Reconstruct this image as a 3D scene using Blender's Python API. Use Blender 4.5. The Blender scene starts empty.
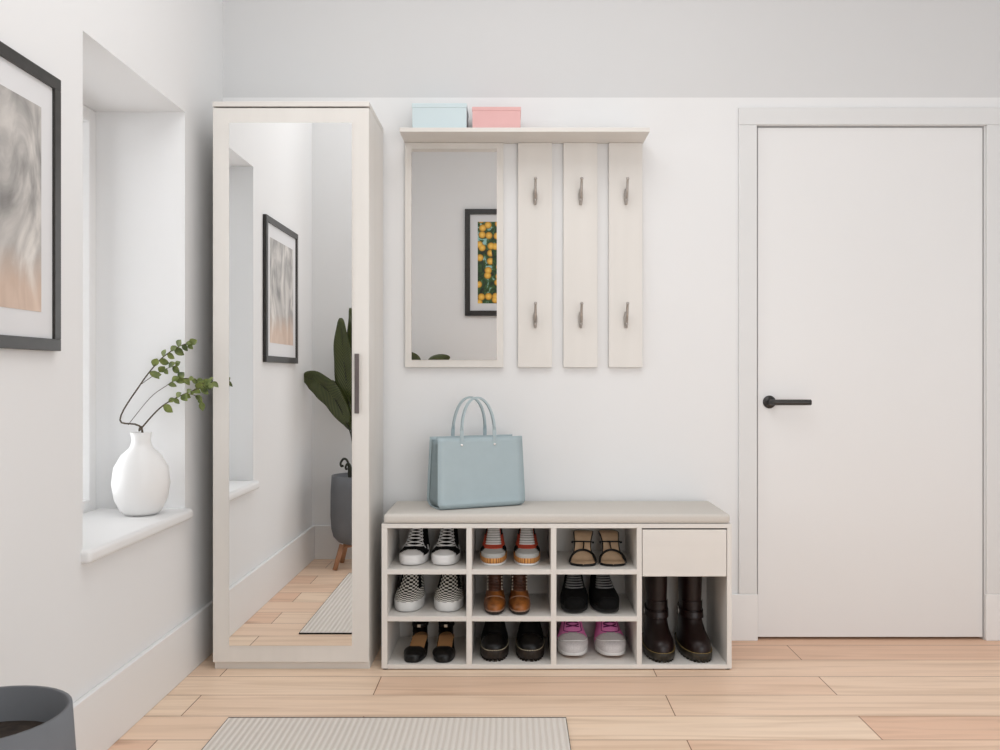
import bpy, bmesh, math, random
from mathutils import Vector, Matrix
PI = math.pi
C = bpy.context.scene.collection
F = 885.0; CAM_Y = -3.34; VX = 514.0; VY = 375.0
random.seed(7)

# ------------------------------------------------------------------ materials
def srgb(r, g, b):
    f = lambda c: (c/255/12.92) if c/255 <= .04045 else ((c/255+.055)/1.055)**2.4
    return (f(r), f(g), f(b), 1)

def mat(name, col, rough=.5, metal=0, spec=.5, coat=0, sheen=0):
    m = bpy.data.materials.new(name); m.use_nodes = True
    b = m.node_tree.nodes['Principled BSDF']
    b.inputs['Base Color'].default_value = col if len(col) == 4 else (*col, 1)
    b.inputs['Roughness'].default_value = rough
    b.inputs['Metallic'].default_value = metal
    b.inputs['Specular IOR Level'].default_value = spec
    b.inputs['Coat Weight'].default_value = coat
    b.inputs['Sheen Weight'].default_value = sheen
    return m

def N(m, t, **kw):
    n = m.node_tree.nodes.new(t)
    for k, v in kw.items(): setattr(n, k, v)
    return n
def L(m, a, b): m.node_tree.links.new(a, b)
def bsdf(m): return m.node_tree.nodes['Principled BSDF']

def ramp(m, stops, interp='LINEAR'):
    r = N(m, 'ShaderNodeValToRGB'); r.color_ramp.interpolation = interp
    e = r.color_ramp.elements
    while len(e) < len(stops): e.new(.5)
    for k, (p, c) in enumerate(stops):
        e[k].position = p; e[k].color = c
    return r

def noisy(name, c1, c2, scale=(6, 6, 6), rough=.5, detail=4, bump=0, spec=.5, coat=0, metal=0, nscale=1.0, coord='Object', lo=.3, hi=.7):
    m = mat(name, c1, rough, metal, spec, coat)
    tc = N(m, 'ShaderNodeTexCoord'); mp = N(m, 'ShaderNodeMapping')
    mp.inputs['Scale'].default_value = scale
    nz = N(m, 'ShaderNodeTexNoise'); nz.inputs['Detail'].default_value = detail; nz.inputs['Scale'].default_value = nscale
    r = ramp(m, [(lo, c1), (hi, c2)])
    L(m, tc.outputs[coord], mp.inputs['Vector']); L(m, mp.outputs[0], nz.inputs['Vector'])
    L(m, nz.outputs['Fac'], r.inputs['Fac']); L(m, r.outputs['Color'], bsdf(m).inputs['Base Color'])
    if bump:
        b = N(m, 'ShaderNodeBump'); b.inputs['Strength'].default_value = bump; b.inputs['Distance'].default_value = .002
        L(m, nz.outputs['Fac'], b.inputs['Height']); L(m, b.outputs[0], bsdf(m).inputs['Normal'])
    return m

def lin(v, k=1.0): return (v[0]*k, v[1]*k, v[2]*k, 1)

M = {}
M['wall'] = noisy('wall_paint', (.80, .80, .80, 1), (.815, .815, .815, 1), (1, 1, 1), .85, spec=.2)
M['wall_upper'] = noisy('upper_wall_grey', (.66, .66, .66, 1), (.675, .675, .675, 1), (1, 1, 1), .85, spec=.2)  # darker grey than the back wall below the join
M['ceiling'] = noisy('ceiling_paint', (.80, .80, .80, 1), (.82, .82, .82, 1), (1, 1, 1), .9, spec=.2)
M['trim'] = noisy('trim_paint', (.80, .795, .79, 1), (.82, .815, .81, 1), (1, 1, 1), .45)
M['door'] = noisy('door_paint', (.78, .775, .77, 1), (.80, .795, .79, 1), (1, 1, 1), .4)
M['casing'] = noisy('casing_paint', (.72, .72, .715, 1), (.74, .74, .735, 1), (1, 1, 1), .5)
M['furn'] = noisy('pale_board', (.72, .69, .65, 1), (.76, .73, .69, 1), (14, 14, .8), .42, detail=5)
M['furn_h'] = noisy('pale_board_horizontal', (.72, .69, .65, 1), (.76, .73, .69, 1), (.8, 14, 14), .42, detail=5)
M['gap'] = mat('gap_shade', (.05, .04, .035), .8)  # dark brown standing in for the shade behind the door
M['mirror'] = mat('mirror_glass', (.93, .935, .935), .0, 1)
M['black_metal'] = noisy('black_metal', (.022, .021, .02, 1), (.035, .033, .03, 1), (30, 30, 30), .38)
M['bronze'] = noisy('brown_grey_metal', (.10, .082, .08, 1), (.12, .10, .097, 1), (30, 30, 30), .45)
M['nickel'] = noisy('nickel', (.40, .37, .35, 1), (.52, .49, .46, 1), (80, 80, 80), .35, metal=.8)
M['cushion'] = noisy('cushion_cloth', (.61, .575, .53, 1), (.64, .605, .56, 1), (300, 300, 300), .9, spec=.15, bump=.1)
M['blue_box'] = noisy('blue_card', srgb(202, 217, 221), srgb(205, 220, 224), (8, 8, 8), .6)
M['pink_box'] = noisy('pink_card', srgb(222, 174, 172), srgb(225, 178, 176), (8, 8, 8), .6)
M['bag'] = noisy('bag_leather', srgb(166, 182, 187), srgb(169, 185, 190), (30, 30, 30), .42, bump=.02)
M['bag_in'] = noisy('bag_lining', srgb(142, 158, 163), srgb(147, 163, 168), (60, 60, 60), .7)
M['rivet'] = mat('silver_rivet', (.85, .85, .83), .2, .6)
M['pot'] = noisy('pot_ceramic', srgb(104, 106, 110), srgb(112, 114, 118), (9, 9, 9), .7)
M['potwood'] = noisy('pot_stand_wood', srgb(166, 120, 90), srgb(188, 142, 110), (30, 30, 3), .5)
M['soil'] = noisy('soil', (.02, .014, .01, 1), (.05, .035, .025, 1), (60, 60, 60), .95, bump=.5)
M['stalk'] = noisy('dark_stalk', (.012, .014, .007, 1), (.03, .035, .014, 1), (20, 20, 20), .5)
M['vase'] = noisy('white_vase_glaze', (.8, .79, .78, 1), (.83, .82, .81, 1), (6, 6, 6), .35)
M['twig'] = noisy('twig_bark', (.05, .035, .022, 1), (.09, .065, .04, 1), (60, 60, 60), .8)
M['leaf_small'] = noisy('small_leaf', srgb(52, 70, 24), srgb(128, 138, 66), (32, 32, 32), .5)
M['frame_black'] = noisy('black_picture_frame', (.018, .016, .014, 1), (.028, .025, .022, 1), (40, 40, 40), .4)
M['frame_edge'] = noisy('frame_inner_edge', (.05, .042, .03, 1), (.07, .06, .045, 1), (40, 40, 40), .4)
M['mat_board'] = noisy('picture_mount', (.72, .72, .73, 1), (.74, .74, .75, 1), (5, 5, 5), .8)

# floor boards
m = mat('oak_floor', (.7, .5, .36), .42); M['floor'] = m
tc = N(m, 'ShaderNodeTexCoord'); mp = N(m, 'ShaderNodeMapping'); mp.inputs['Location'].default_value = (.44, .065, 0)
br = N(m, 'ShaderNodeTexBrick'); br.offset = .37; br.offset_frequency = 2
br.inputs['Scale'].default_value = 1; br.inputs['Brick Width'].default_value = 1.45; br.inputs['Row Height'].default_value = .17
br.inputs['Mortar Size'].default_value = .0016; br.inputs['Mortar Smooth'].default_value = .2; br.inputs['Bias'].default_value = 0
br.inputs['Color1'].default_value = srgb(232, 192, 164); br.inputs['Color2'].default_value = srgb(246, 221, 196); br.inputs['Mortar'].default_value = srgb(140, 96, 70)
L(m, tc.outputs['Object'], mp.inputs[0]); L(m, mp.outputs[0], br.inputs['Vector'])
mp2 = N(m, 'ShaderNodeMapping'); mp2.inputs['Scale'].default_value = (1.6, 26, 1); L(m, tc.outputs['Object'], mp2.inputs[0])
nz = N(m, 'ShaderNodeTexNoise'); nz.inputs['Scale'].default_value = 1; nz.inputs['Detail'].default_value = 6; nz.inputs['Distortion'].default_value = .8
L(m, mp2.outputs[0], nz.inputs['Vector'])
r = ramp(m, [(.3, (.80, .75, .70, 1)), (.55, (1, 1, 1, 1)), (.8, (1.0, .97, .93, 1))]); L(m, nz.outputs['Fac'], r.inputs['Fac'])
mx = N(m, 'ShaderNodeMix', data_type='RGBA', blend_type='MULTIPLY'); mx.inputs['Factor'].default_value = .9
L(m, br.outputs['Color'], mx.inputs['A']); L(m, r.outputs['Color'], mx.inputs['B'])
vo = N(m, 'ShaderNodeTexVoronoi'); vo.inputs['Scale'].default_value = 1.0; mp3 = N(m, 'ShaderNodeMapping'); mp3.inputs['Scale'].default_value = (1.1, 3.2, 1); mp3.inputs['Location'].default_value = (.28, .55, 0)
L(m, tc.outputs['Object'], mp3.inputs[0])
nz2 = N(m, 'ShaderNodeTexNoise'); nz2.inputs['Scale'].default_value = 9; nz2.inputs['Detail'].default_value = 4; L(m, tc.outputs['Object'], nz2.inputs['Vector'])
ad = N(m, 'ShaderNodeMix', data_type='RGBA', blend_type='LINEAR_LIGHT'); ad.inputs['Factor'].default_value = .05
L(m, mp3.outputs[0], ad.inputs['A']); L(m, nz2.outputs['Color'], ad.inputs['B']); L(m, ad.outputs['Result'], vo.inputs['Vector'])
rk = ramp(m, [(.02, (.42, .29, .21, 1)), (.095, (1, 1, 1, 1))]); L(m, vo.outputs['Distance'], rk.inputs['Fac'])
mx2 = N(m, 'ShaderNodeMix', data_type='RGBA', blend_type='MULTIPLY'); mx2.inputs['Factor'].default_value = .7
L(m, mx.outputs['Result'], mx2.inputs['A']); L(m, rk.outputs['Color'], mx2.inputs['B'])
L(m, mx2.outputs['Result'], bsdf(m).inputs['Base Color'])
bsdf(m).inputs['Specular IOR Level'].default_value = .35

# ribbed rug
m = mat('ribbed_rug', (.6, .55, .5), .95, spec=.1); M['rug'] = m
tc = N(m, 'ShaderNodeTexCoord'); wv = N(m, 'ShaderNodeTexWave'); wv.bands_direction = 'X'; wv.inputs['Scale'].default_value = 18; wv.inputs['Distortion'].default_value = .3
L(m, tc.outputs['Object'], wv.inputs['Vector']); r = ramp(m, [(.1, srgb(214, 205, 196)), (.6, srgb(226, 219, 211))]); L(m, wv.outputs['Fac'], r.inputs['Fac'])
L(m, r.outputs['Color'], bsdf(m).inputs['Base Color'])
bp = N(m, 'ShaderNodeBump'); bp.inputs['Strength'].default_value = .6; bp.inputs['Distance'].default_value = .004
L(m, wv.outputs['Fac'], bp.inputs['Height']); L(m, bp.outputs[0], bsdf(m).inputs['Normal'])
M['rug_edge'] = mat('rug_binding', (.03, .025, .022), .9)

# big veined leaf
m = mat('big_leaf', (.03, .05, .015), .35, spec=.5); M['leaf_big'] = m
uv = N(m, 'ShaderNodeTexCoord'); sx = N(m, 'ShaderNodeSeparateXYZ'); L(m, uv.outputs['UV'], sx.inputs[0])
wv = N(m, 'ShaderNodeTexWave'); wv.bands_direction = 'Y'; wv.inputs['Scale'].default_value = 12; wv.inputs['Distortion'].default_value = .5
L(m, uv.outputs['UV'], wv.inputs['Vector']); r = ramp(m, [(.0, srgb(38, 46, 22)), (.75, srgb(66, 74, 34)), (1, srgb(104, 112, 62))]); L(m, wv.outputs['Fac'], r.inputs['Fac'])
L(m, r.outputs['Color'], bsdf(m).inputs['Base Color'])

# glass pane, thin
m = bpy.data.materials.new('window_glass'); m.use_nodes = True; nt = m.node_tree; nt.nodes.remove(nt.nodes['Principled BSDF'])
tr = N(m, 'ShaderNodeBsdfTransparent'); gl = N(m, 'ShaderNodeBsdfGlossy'); gl.inputs['Roughness'].default_value = .02
fr = N(m, 'ShaderNodeFresnel'); ms = N(m, 'ShaderNodeMixShader'); L(m, fr.outputs[0], ms.inputs[0]); L(m, tr.outputs[0], ms.inputs[1]); L(m, gl.outputs[0], ms.inputs[2])
L(m, ms.outputs[0], nt.nodes['Material Output'].inputs[0]); M['glass'] = m

# abstract print
m = mat('abstract_print', (.5, .5, .5), .6); M['abstract'] = m
tc = N(m, 'ShaderNodeTexCoord'); mp = N(m, 'ShaderNodeMapping'); mp.inputs['Scale'].default_value = (1, 6, 2.6); mp.inputs['Rotation'].default_value = (.5, 0, 0)
nz = N(m, 'ShaderNodeTexNoise'); nz.inputs['Scale'].default_value = 1.5; nz.inputs['Detail'].default_value = 7; nz.inputs['Distortion'].default_value = 1.6
L(m, tc.outputs['Object'], mp.inputs[0]); L(m, mp.outputs[0], nz.inputs['Vector'])
r = ramp(m, [(.3, srgb(128, 126, 124)), (.45, srgb(166, 163, 160)), (.55, srgb(192, 188, 184)), (.7, srgb(222, 217, 211))]); L(m, nz.outputs['Fac'], r.inputs['Fac'])
sx = N(m, 'ShaderNodeSeparateXYZ'); L(m, tc.outputs['Generated'], sx.inputs[0]); ad = N(m, 'ShaderNodeMath', operation='ADD'); ad.inputs[1].default_value = -.12
nm = N(m, 'ShaderNodeMath', operation='MULTIPLY'); nm.inputs[1].default_value = .35; L(m, nz.outputs['Fac'], nm.inputs[0]); sm = N(m, 'ShaderNodeMath', operation='ADD'); L(m, sx.outputs['Z'], sm.inputs[0]); L(m, nm.outputs[0], sm.inputs[1])
r2 = ramp(m, [(.28, (1, 1, 1, 1)), (.48, (0, 0, 0, 1))]); L(m, sm.outputs[0], r2.inputs['Fac'])
mx = N(m, 'ShaderNodeMix', data_type='RGBA'); mx.inputs['B'].default_value = srgb(216, 186, 164)
fm = N(m, 'ShaderNodeMath', operation='MULTIPLY'); fm.inputs[1].default_value = .7; L(m, r2.outputs['Color'], fm.inputs[0]); L(m, fm.outputs[0], mx.inputs['Factor'])
L(m, r.outputs['Color'], mx.inputs['A']); L(m, mx.outputs['Result'], bsdf(m).inputs['Base Color'])

# citrus tree print
m = mat('citrus_print', (.2, .3, .1), .5); M['fruit_print'] = m
tc = N(m, 'ShaderNodeTexCoord')
n1 = N(m, 'ShaderNodeTexNoise'); n1.inputs['Scale'].default_value = 16; n1.inputs['Detail'].default_value = 3; n1.inputs['Distortion'].default_value = 1.5; L(m, tc.outputs['Object'], n1.inputs['Vector'])
rb = ramp(m, [(.36, srgb(16, 30, 14)), (.48, srgb(34, 66, 26)), (.60, srgb(60, 92, 36)), (.68, srgb(150, 195, 190))], 'LINEAR'); L(m, n1.outputs['Fac'], rb.inputs['Fac'])
v = N(m, 'ShaderNodeTexVoronoi'); v.voronoi_dimensions = '2D'; v.inputs['Scale'].default_value = 15; v.inputs['Randomness'].default_value = .9; mr = N(m, 'ShaderNodeMapping'); mr.inputs['Rotation'].default_value = (PI/2, 0, 0); L(m, tc.outputs['Object'], mr.inputs[0]); L(m, mr.outputs[0], v.inputs['Vector'])
ro = ramp(m, [(.0, srgb(248, 208, 100)), (.3, srgb(222, 165, 50)), (.42, srgb(140, 95, 20))]); L(m, v.outputs['Distance'], ro.inputs['Fac'])
rm = ramp(m, [(.40, (1, 1, 1, 1)), (.44, (0, 0, 0, 1))]); L(m, v.outputs['Distance'], rm.inputs['Fac'])
sc = N(m, 'ShaderNodeSeparateColor'); L(m, v.outputs['Color'], sc.inputs[0]); gt = N(m, 'ShaderNodeMath', operation='GREATER_THAN'); gt.inputs[1].default_value = .35; L(m, sc.outputs[0], gt.inputs[0])
mu = N(m, 'ShaderNodeMath', operation='MULTIPLY'); L(m, gt.outputs[0], mu.inputs[0]); L(m, rm.outputs['Color'], mu.inputs[1])
mx = N(m, 'ShaderNodeMix', data_type='RGBA'); L(m, mu.outputs[0], mx.inputs['Factor']); L(m, rb.outputs['Color'], mx.inputs['A']); L(m, ro.outputs['Color'], mx.inputs['B']); L(m, mx.outputs['Result'], bsdf(m).inputs['Base Color'])

# shoe materials
M['white_rubber'] = noisy('white_rubber', (.80, .79, .78, 1), (.84, .83, .82, 1), (30, 30, 30), .5)
M['grey_rubber'] = noisy('pale_grey_rubber', (.66, .66, .65, 1), (.70, .70, .69, 1), (30, 30, 30), .5)
M['black_canvas'] = noisy('black_canvas', (.004, .004, .004, 1), (.009, .009, .009, 1), (200, 200, 200), .85, spec=.12)
M['white_lace'] = noisy('white_lace', (.72, .71, .70, 1), (.8, .79, .78, 1), (200, 200, 200), .8)
M['grey_lace'] = noisy('charcoal_lace', (.13, .13, .13, 1), (.18, .18, .18, 1), (200, 200, 200), .8)
M['black_leather'] = noisy('black_leather', (.003, .003, .003, 1), (.006, .0055, .0055, 1), (60, 60, 60), .33, bump=.1, spec=.3)
M['black_suede'] = noisy('black_matte', (.003, .003, .003, 1), (.006, .006, .006, 1), (60, 60, 60), .8, spec=.12)
M['black_rubber'] = noisy('black_rubber', (.006, .006, .006, 1), (.012, .011, .011, 1), (60, 60, 60), .5, spec=.25)
M['brown_rubber'] = noisy('dark_brown_rubber', (.012, .008, .006, 1), (.03, .02, .014, 1), (60, 60, 60), .5, spec=.3)
M['lug_rubber'] = noisy('translucent_brown_sole', (.022, .018, .012, 1), (.04, .032, .022, 1), (60, 60, 60), .4, spec=.3)
M['tan'] = noisy('tan_insole', srgb(198, 168, 136), srgb(212, 182, 150), (30, 30, 30), .6)
M['tan_dark'] = noisy('caramel_insole', srgb(200, 148, 98), srgb(214, 162, 112), (30, 30, 30), .6)
M['cognac'] = noisy('cognac_leather', (.045, .013, .004, 1), (.30, .10, .018, 1), (24, 24, 24), .4, bump=.15, spec=.4)
M['cognac_dark'] = noisy('dark_cognac_leather', (.035, .010, .004, 1), (.075, .022, .008, 1), (30, 30, 30), .5, bump=.15)
M['maroon'] = noisy('oxblood_brown_leather', (.008, .0035, .003, 1), (.016, .007, .006, 1), (25, 25, 25), .36, bump=.12, spec=.35)
M['yellow_stitch'] = mat('yellow_stitch', srgb(165, 140, 80), .7)
M['pale_stitch'] = mat('pale_stitch', srgb(190, 180, 155), .7)
M['welt_tan'] = mat('tan_welt', srgb(150, 118, 100), .6)
M['orange'] = noisy('coral_suede', srgb(180, 62, 38), srgb(200, 78, 50), (60, 60, 60), .8)
M['grey_mesh'] = noisy('light_grey_mesh', srgb(168, 168, 165), srgb(185, 185, 182), (300, 300, 300), .8)
M['pink'] = noisy('pink_knit', srgb(238, 128, 196), srgb(244, 148, 208), (200, 200, 200), .8)
M['plum'] = mat('plum_lace', srgb(96, 18, 76), .8)
M['pale_knit'] = noisy('pale_grey_knit', srgb(196, 192, 192), srgb(214, 210, 210), (200, 200, 200), .8)
M['gum'] = mat('gum_rubber', srgb(196, 132, 72), .6)
M['eyelet'] = mat('eyelet_metal', (.6, .55, .48), .3, .8)
m = mat('ribbed_gum', (.6, .3, .08), .6); M['gum_rib'] = m
uv = N(m, 'ShaderNodeTexCoord'); wv = N(m, 'ShaderNodeTexWave'); wv.bands_direction = 'X'; wv.inputs['Scale'].default_value = 15
L(m, uv.outputs['UV'], wv.inputs['Vector']); r = ramp(m, [(.2, srgb(150, 92, 44)), (.5, srgb(214, 152, 84))]); L(m, wv.outputs['Fac'], r.inputs['Fac']); L(m, r.outputs['Color'], bsdf(m).inputs['Base Color'])
m = mat('checked_canvas', (.5, .5, .5), .85, spec=.2); M['check'] = m
uv = N(m, 'ShaderNodeTexCoord'); mp = N(m, 'ShaderNodeMapping'); mp.inputs['Scale'].default_value = (36, 28, 1)
ck = N(m, 'ShaderNodeTexChecker'); ck.inputs['Scale'].default_value = 1; ck.inputs['Color1'].default_value = (.004, .004, .004, 1); ck.inputs['Color2'].default_value = (.78, .76, .70, 1)
L(m, uv.outputs['UV'], mp.inputs[0]); L(m, mp.outputs[0], ck.inputs['Vector']); L(m, ck.outputs['Color'], bsdf(m).inputs['Base Color'])

# ------------------------------------------------------------------ helpers
def finish(bm, name, m, parent=None, smooth=False, mods=()):
    bmesh.ops.recalc_face_normals(bm, faces=bm.faces)
    me = bpy.data.meshes.new(name); bm.to_mesh(me); bm.free()
    if smooth:
        for p in me.polygons: p.use_smooth = True
    o = bpy.data.objects.new(name, me); C.objects.link(o); me.materials.append(m)
    if parent: o.parent = parent
    return o

def tag(o, label=None, cat=None, group=None, kind=None):
    if label: o['label'] = label
    if cat: o['category'] = cat
    if group: o['group'] = group
    if kind: o['kind'] = kind
    return o

def empty(name, loc, rz=0, label=None, cat=None, group=None):
    o = bpy.data.objects.new(name, None); C.objects.link(o); o.location = loc; o.rotation_euler = (0, 0, rz); o.empty_display_size = .05
    return tag(o, label, cat, group)

def bm_box(bm, x0, x1, y0, y1, z0, z1, bev=0, seg=2):
    r = bmesh.ops.create_cube(bm, size=1)
    for v in r['verts']:
        v.co = Vector(((x0+x1)/2+v.co.x*(x1-x0), (y0+y1)/2+v.co.y*(y1-y0), (z0+z1)/2+v.co.z*(z1-z0)))
    if bev:
        ed = list({e for v in r['verts'] for e in v.link_edges})
        bmesh.ops.bevel(bm, geom=ed, offset=bev, segments=seg, affect='EDGES', profile=.5)

def box(name, x0, x1, y0, y1, z0, z1, m, parent=None, bev=0, seg=2, smooth=False):
    """world coordinates; a parent is an Empty without rotation"""
    bm = bmesh.new(); bm_box(bm, x0, x1, y0, y1, z0, z1, bev, seg)
    if parent is not None:
        p = parent; off = Vector((0, 0, 0))
        while p is not None: off += p.location; p = p.parent
        bmesh.ops.translate(bm, verts=bm.verts, vec=-off)
    return finish(bm, name, m, parent, smooth)

def frames(pts):
    pts = [Vector(p) for p in pts]; T = []
    for i in range(len(pts)):
        a = pts[max(i-1, 0)]; b = pts[min(i+1, len(pts)-1)]; T.append((b-a).normalized())
    up = Vector((0, 0, 1)) if abs(T[0].z) < .9 else Vector((1, 0, 0))
    n = (up-T[0]*up.dot(T[0])).normalized(); out = []
    for t in T:
        n = (n-t*n.dot(t)).normalized(); out.append((t, n, t.cross(n)))
    return pts, out

def bm_tube(bm, pts, rad, seg=8, flat=None, closed=False):
    """round tube along pts (rad number or list); flat=(w,h) gives an oval strip"""
    pts, fr = frames(pts); rings = []
    for i, (p, (t, n, b)) in enumerate(zip(pts, fr)):
        r = rad[i] if isinstance(rad, (list, tuple)) else rad
        ra, rb = (r, r) if flat is None else flat
        rings.append([bm.verts.new(p+n*math.cos(2*PI*k/seg)*ra+b*math.sin(2*PI*k/seg)*rb) for k in range(seg)])
    for i in range(len(rings)-1):
        for k in range(seg):
            bm.faces.new((rings[i][k], rings[i][(k+1) % seg], rings[i+1][(k+1) % seg], rings[i+1][k]))
    if closed:
        for k in range(seg): bm.faces.new((rings[-1][k], rings[-1][(k+1) % seg], rings[0][(k+1) % seg], rings[0][k]))
    else:
        bm.faces.new(rings[0][::-1]); bm.faces.new(rings[-1])

def cr(ps, n):
    """Catmull-Rom through tuples"""
    out = []; m_ = len(ps)
    for i in range(m_-1):
        p0, p1, p2, p3 = ps[max(i-1, 0)], ps[i], ps[i+1], ps[min(i+2, m_-1)]
        for k in range(n):
            t = k/n
            out.append(tuple(.5*(2*b+(c-a)*t+(2*a-5*b+4*c-d)*t*t+(3*b-a-3*c+d)*t**3) for a, b, c, d in zip(p0, p1, p2, p3)))
    out.append(tuple(ps[-1])); return out

def bm_lathe(bm, prof, seg=32, c=(0, 0, 0)):
    rings = [[bm.verts.new((c[0]+r*math.cos(2*PI*k/seg), c[1]+r*math.sin(2*PI*k/seg), c[2]+z)) for k in range(seg)] for r, z in prof]
    for i in range(len(rings)-1):
        for k in range(seg): bm.faces.new((rings[i][k], rings[i][(k+1) % seg], rings[i+1][(k+1) % seg], rings[i+1][k]))
    return rings

def bm_ball(bm, c, r, sc=(1, 1, 1), seg=12):
    q = bmesh.ops.create_uvsphere(bm, u_segments=seg, v_segments=max(6, seg//2+2), radius=r)
    for v in q['verts']: v.co = Vector((v.co.x*sc[0]+c[0], v.co.y*sc[1]+c[1], v.co.z*sc[2]+c[2]))

def bm_prism(bm, pts, thick_vec):
    a = [bm.verts.new(p) for p in pts]; b = [bm.verts.new(Vector(p)+Vector(thick_vec)) for p in pts]; n = len(pts)
    bm.faces.new(a); bm.faces.new(b[::-1])
    for k in range(n): bm.faces.new((a[k], b[k], b[(k+1) % n], a[(k+1) % n]))

def solid(o, t, off=-1):
    md = o.modifiers.new('thickness', 'SOLIDIFY'); md.thickness = t; md.offset = off
    return o
def subsurf(o, n=1):
    md = o.modifiers.new('smooth', 'SUBSURF'); md.levels = n; md.render_levels = n
    return o

# ------------------------------------------------------------------ the room
XL, XR, YF, ZC = -1.099, 2.45, -3.60, 2.95
def struct(o): o['kind'] = 'structure'; return o
struct(box('floor', -1.5, XR+.1, YF-.1, .12, -.08, 0, M['floor']))
struct(box('ceiling', -1.5, XR+.1, YF-.1, .12, ZC, ZC+.08, M['ceiling']))
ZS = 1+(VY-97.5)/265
bm = bmesh.new()                                   # back wall with the doorway left open behind the door leaf
DX0, DX1, DZ = .917, 1.775, 1.94
bm_box(bm, XL-.4, DX0, 0, .12, 0, ZS); bm_box(bm, DX1, XR+.1, 0, .12, 0, ZS); bm_box(bm, DX0, DX1, 0, .12, DZ, ZS)
wb = struct(finish(bm, 'wall_back', M['wall']))
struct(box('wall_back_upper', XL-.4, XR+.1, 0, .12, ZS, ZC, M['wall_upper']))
# left wall with the window recess
NY0, NY1, NZ0, NZ1, XN = -1.085, -.385, .545, 1.878, -1.42
bm = bmesh.new()
bm_box(bm, XN-.04, XL, NY1, 0, 0, ZC); bm_box(bm, XN-.04, XL, YF, NY0, 0, ZC)
bm_box(bm, XN-.04, XL, NY0, NY1, 0, NZ0); bm_box(bm, XN-.04, XL, NY0, NY1, NZ1, ZC)
struct(finish(bm, 'wall_left', M['wall']))
# wing wall and the space behind the camera
struct(box('wall_wing', XL, -.712, -2.29, -2.17, 0, ZC, M['wall']))
bm = bmesh.new(); fx0, fx1, fz0, fz1 = .16, 2.2, .10, 2.45
bm_box(bm, -1.5, fx0, YF-.1, YF, 0, ZC); bm_box(bm, fx1, XR+.1, YF-.1, YF, 0, ZC); bm_box(bm, fx0, fx1, YF-.1, YF, 0, fz0); bm_box(bm, fx0, fx1, YF-.1, YF, fz1, ZC)
struct(finish(bm, 'wall_front', M['wall']))
bm = bmesh.new(); wy0, wy1, wz0, wz1 = -3.3, -.7, .35, 2.55
bm_box(bm, XR, XR+.12, YF, wy0, 0, ZC); bm_box(bm, XR, XR+.12, wy1, 0, 0, ZC); bm_box(bm, XR, XR+.12, wy0, wy1, 0, wz0); bm_box(bm, XR, XR+.12, wy0, wy1, wz1, ZC)
struct(finish(bm, 'wall_right', M['wall']))
# baseboards
def base(name, x0, x1, y0, y1, h=.176): return struct(box(name, x0, x1, y0, y1, 0, h, M['trim'], None, .003, 2))
base('baseboard_back', XL, DX0, -.014, 0)
base('baseboard_back_right', DX1, XR, -.014, 0)
base('baseboard_left', XL, XL+.016, YF, -.014, .183)
base('baseboard_wing', XL+.016, -.712, -2.17, -2.156, .183)
base('baseboard_front', XL+.016, XR, YF, YF+.014)
base('baseboard_right', XR-.014, XR, YF+.014, -.014)
# window 1 in the left recess
w = empty('window_1', (XN, (NY0+NY1)/2, NZ0)); w['kind'] = 'structure'
bm = bmesh.new(); ft = .045
for a in [(NY0, NY0+ft, NZ0, NZ1), (NY1-ft, NY1, NZ0, NZ1), (NY0+ft, NY1-ft, NZ0, NZ0+ft), (NY0+ft, NY1-ft, NZ1-ft, NZ1)]:
    bm_box(bm, XN-.03-XN, XN+.025-XN, a[0]-(NY0+NY1)/2, a[1]-(NY0+NY1)/2, a[2]-NZ0, a[3]-NZ0, .003)
finish(bm, 'window_frame', M['trim'], w)
box('window_pane', XN-.006, XN-.002, NY0+ft, NY1-ft, NZ0+ft, NZ1-ft, M['glass'], w)
s = struct(box('window_sill', XN+.026, XL+.026, NY0-.012, NY1+.010, NZ0-.026, NZ0+.010, M['trim'], None, .012, 4)); s.name = 'trim_1'
# added right-wall window, unseen, made to let fill light into the room
w = empty('fill_window_right', (XR+.06, (wy0+wy1)/2, wz0)); w['kind'] = 'structure'
bm = bmesh.new(); cy = (wy0+wy1)/2
for a in [(wy0, wy0+.05, wz0, wz1), (wy1-.05, wy1, wz0, wz1), (cy-.03, cy+.03, wz0+.05, wz1-.05), (wy0+.05, wy1-.05, wz0, wz0+.05), (wy0+.05, wy1-.05, wz1-.05, wz1)]:
    bm_box(bm, -.03, .03, a[0]-cy, a[1]-cy, a[2]-wz0, a[3]-wz0, .003)
finish(bm, 'window_frame', M['trim'], w)
w = empty('fill_window_front', ((fx0+fx1)/2, YF-.05, fz0)); w['kind'] = 'structure'  # added window behind the camera, made for frontal fill light
bm = bmesh.new(); cx_ = (fx0+fx1)/2
for a in [(fx0, fx0+.05, fz0, fz1), (fx1-.05, fx1, fz0, fz1), (cx_-.03, cx_+.03, fz0+.05, fz1-.05), (fx0+.05, fx1-.05, fz0, fz0+.05), (fx0+.05, fx1-.05, fz1-.05, fz1)]:
    bm_box(bm, a[0]-cx_, a[1]-cx_, -.03, .03, a[2]-fz0, a[3]-fz0, .003)
finish(bm, 'window_frame', M['trim'], w)
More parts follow.
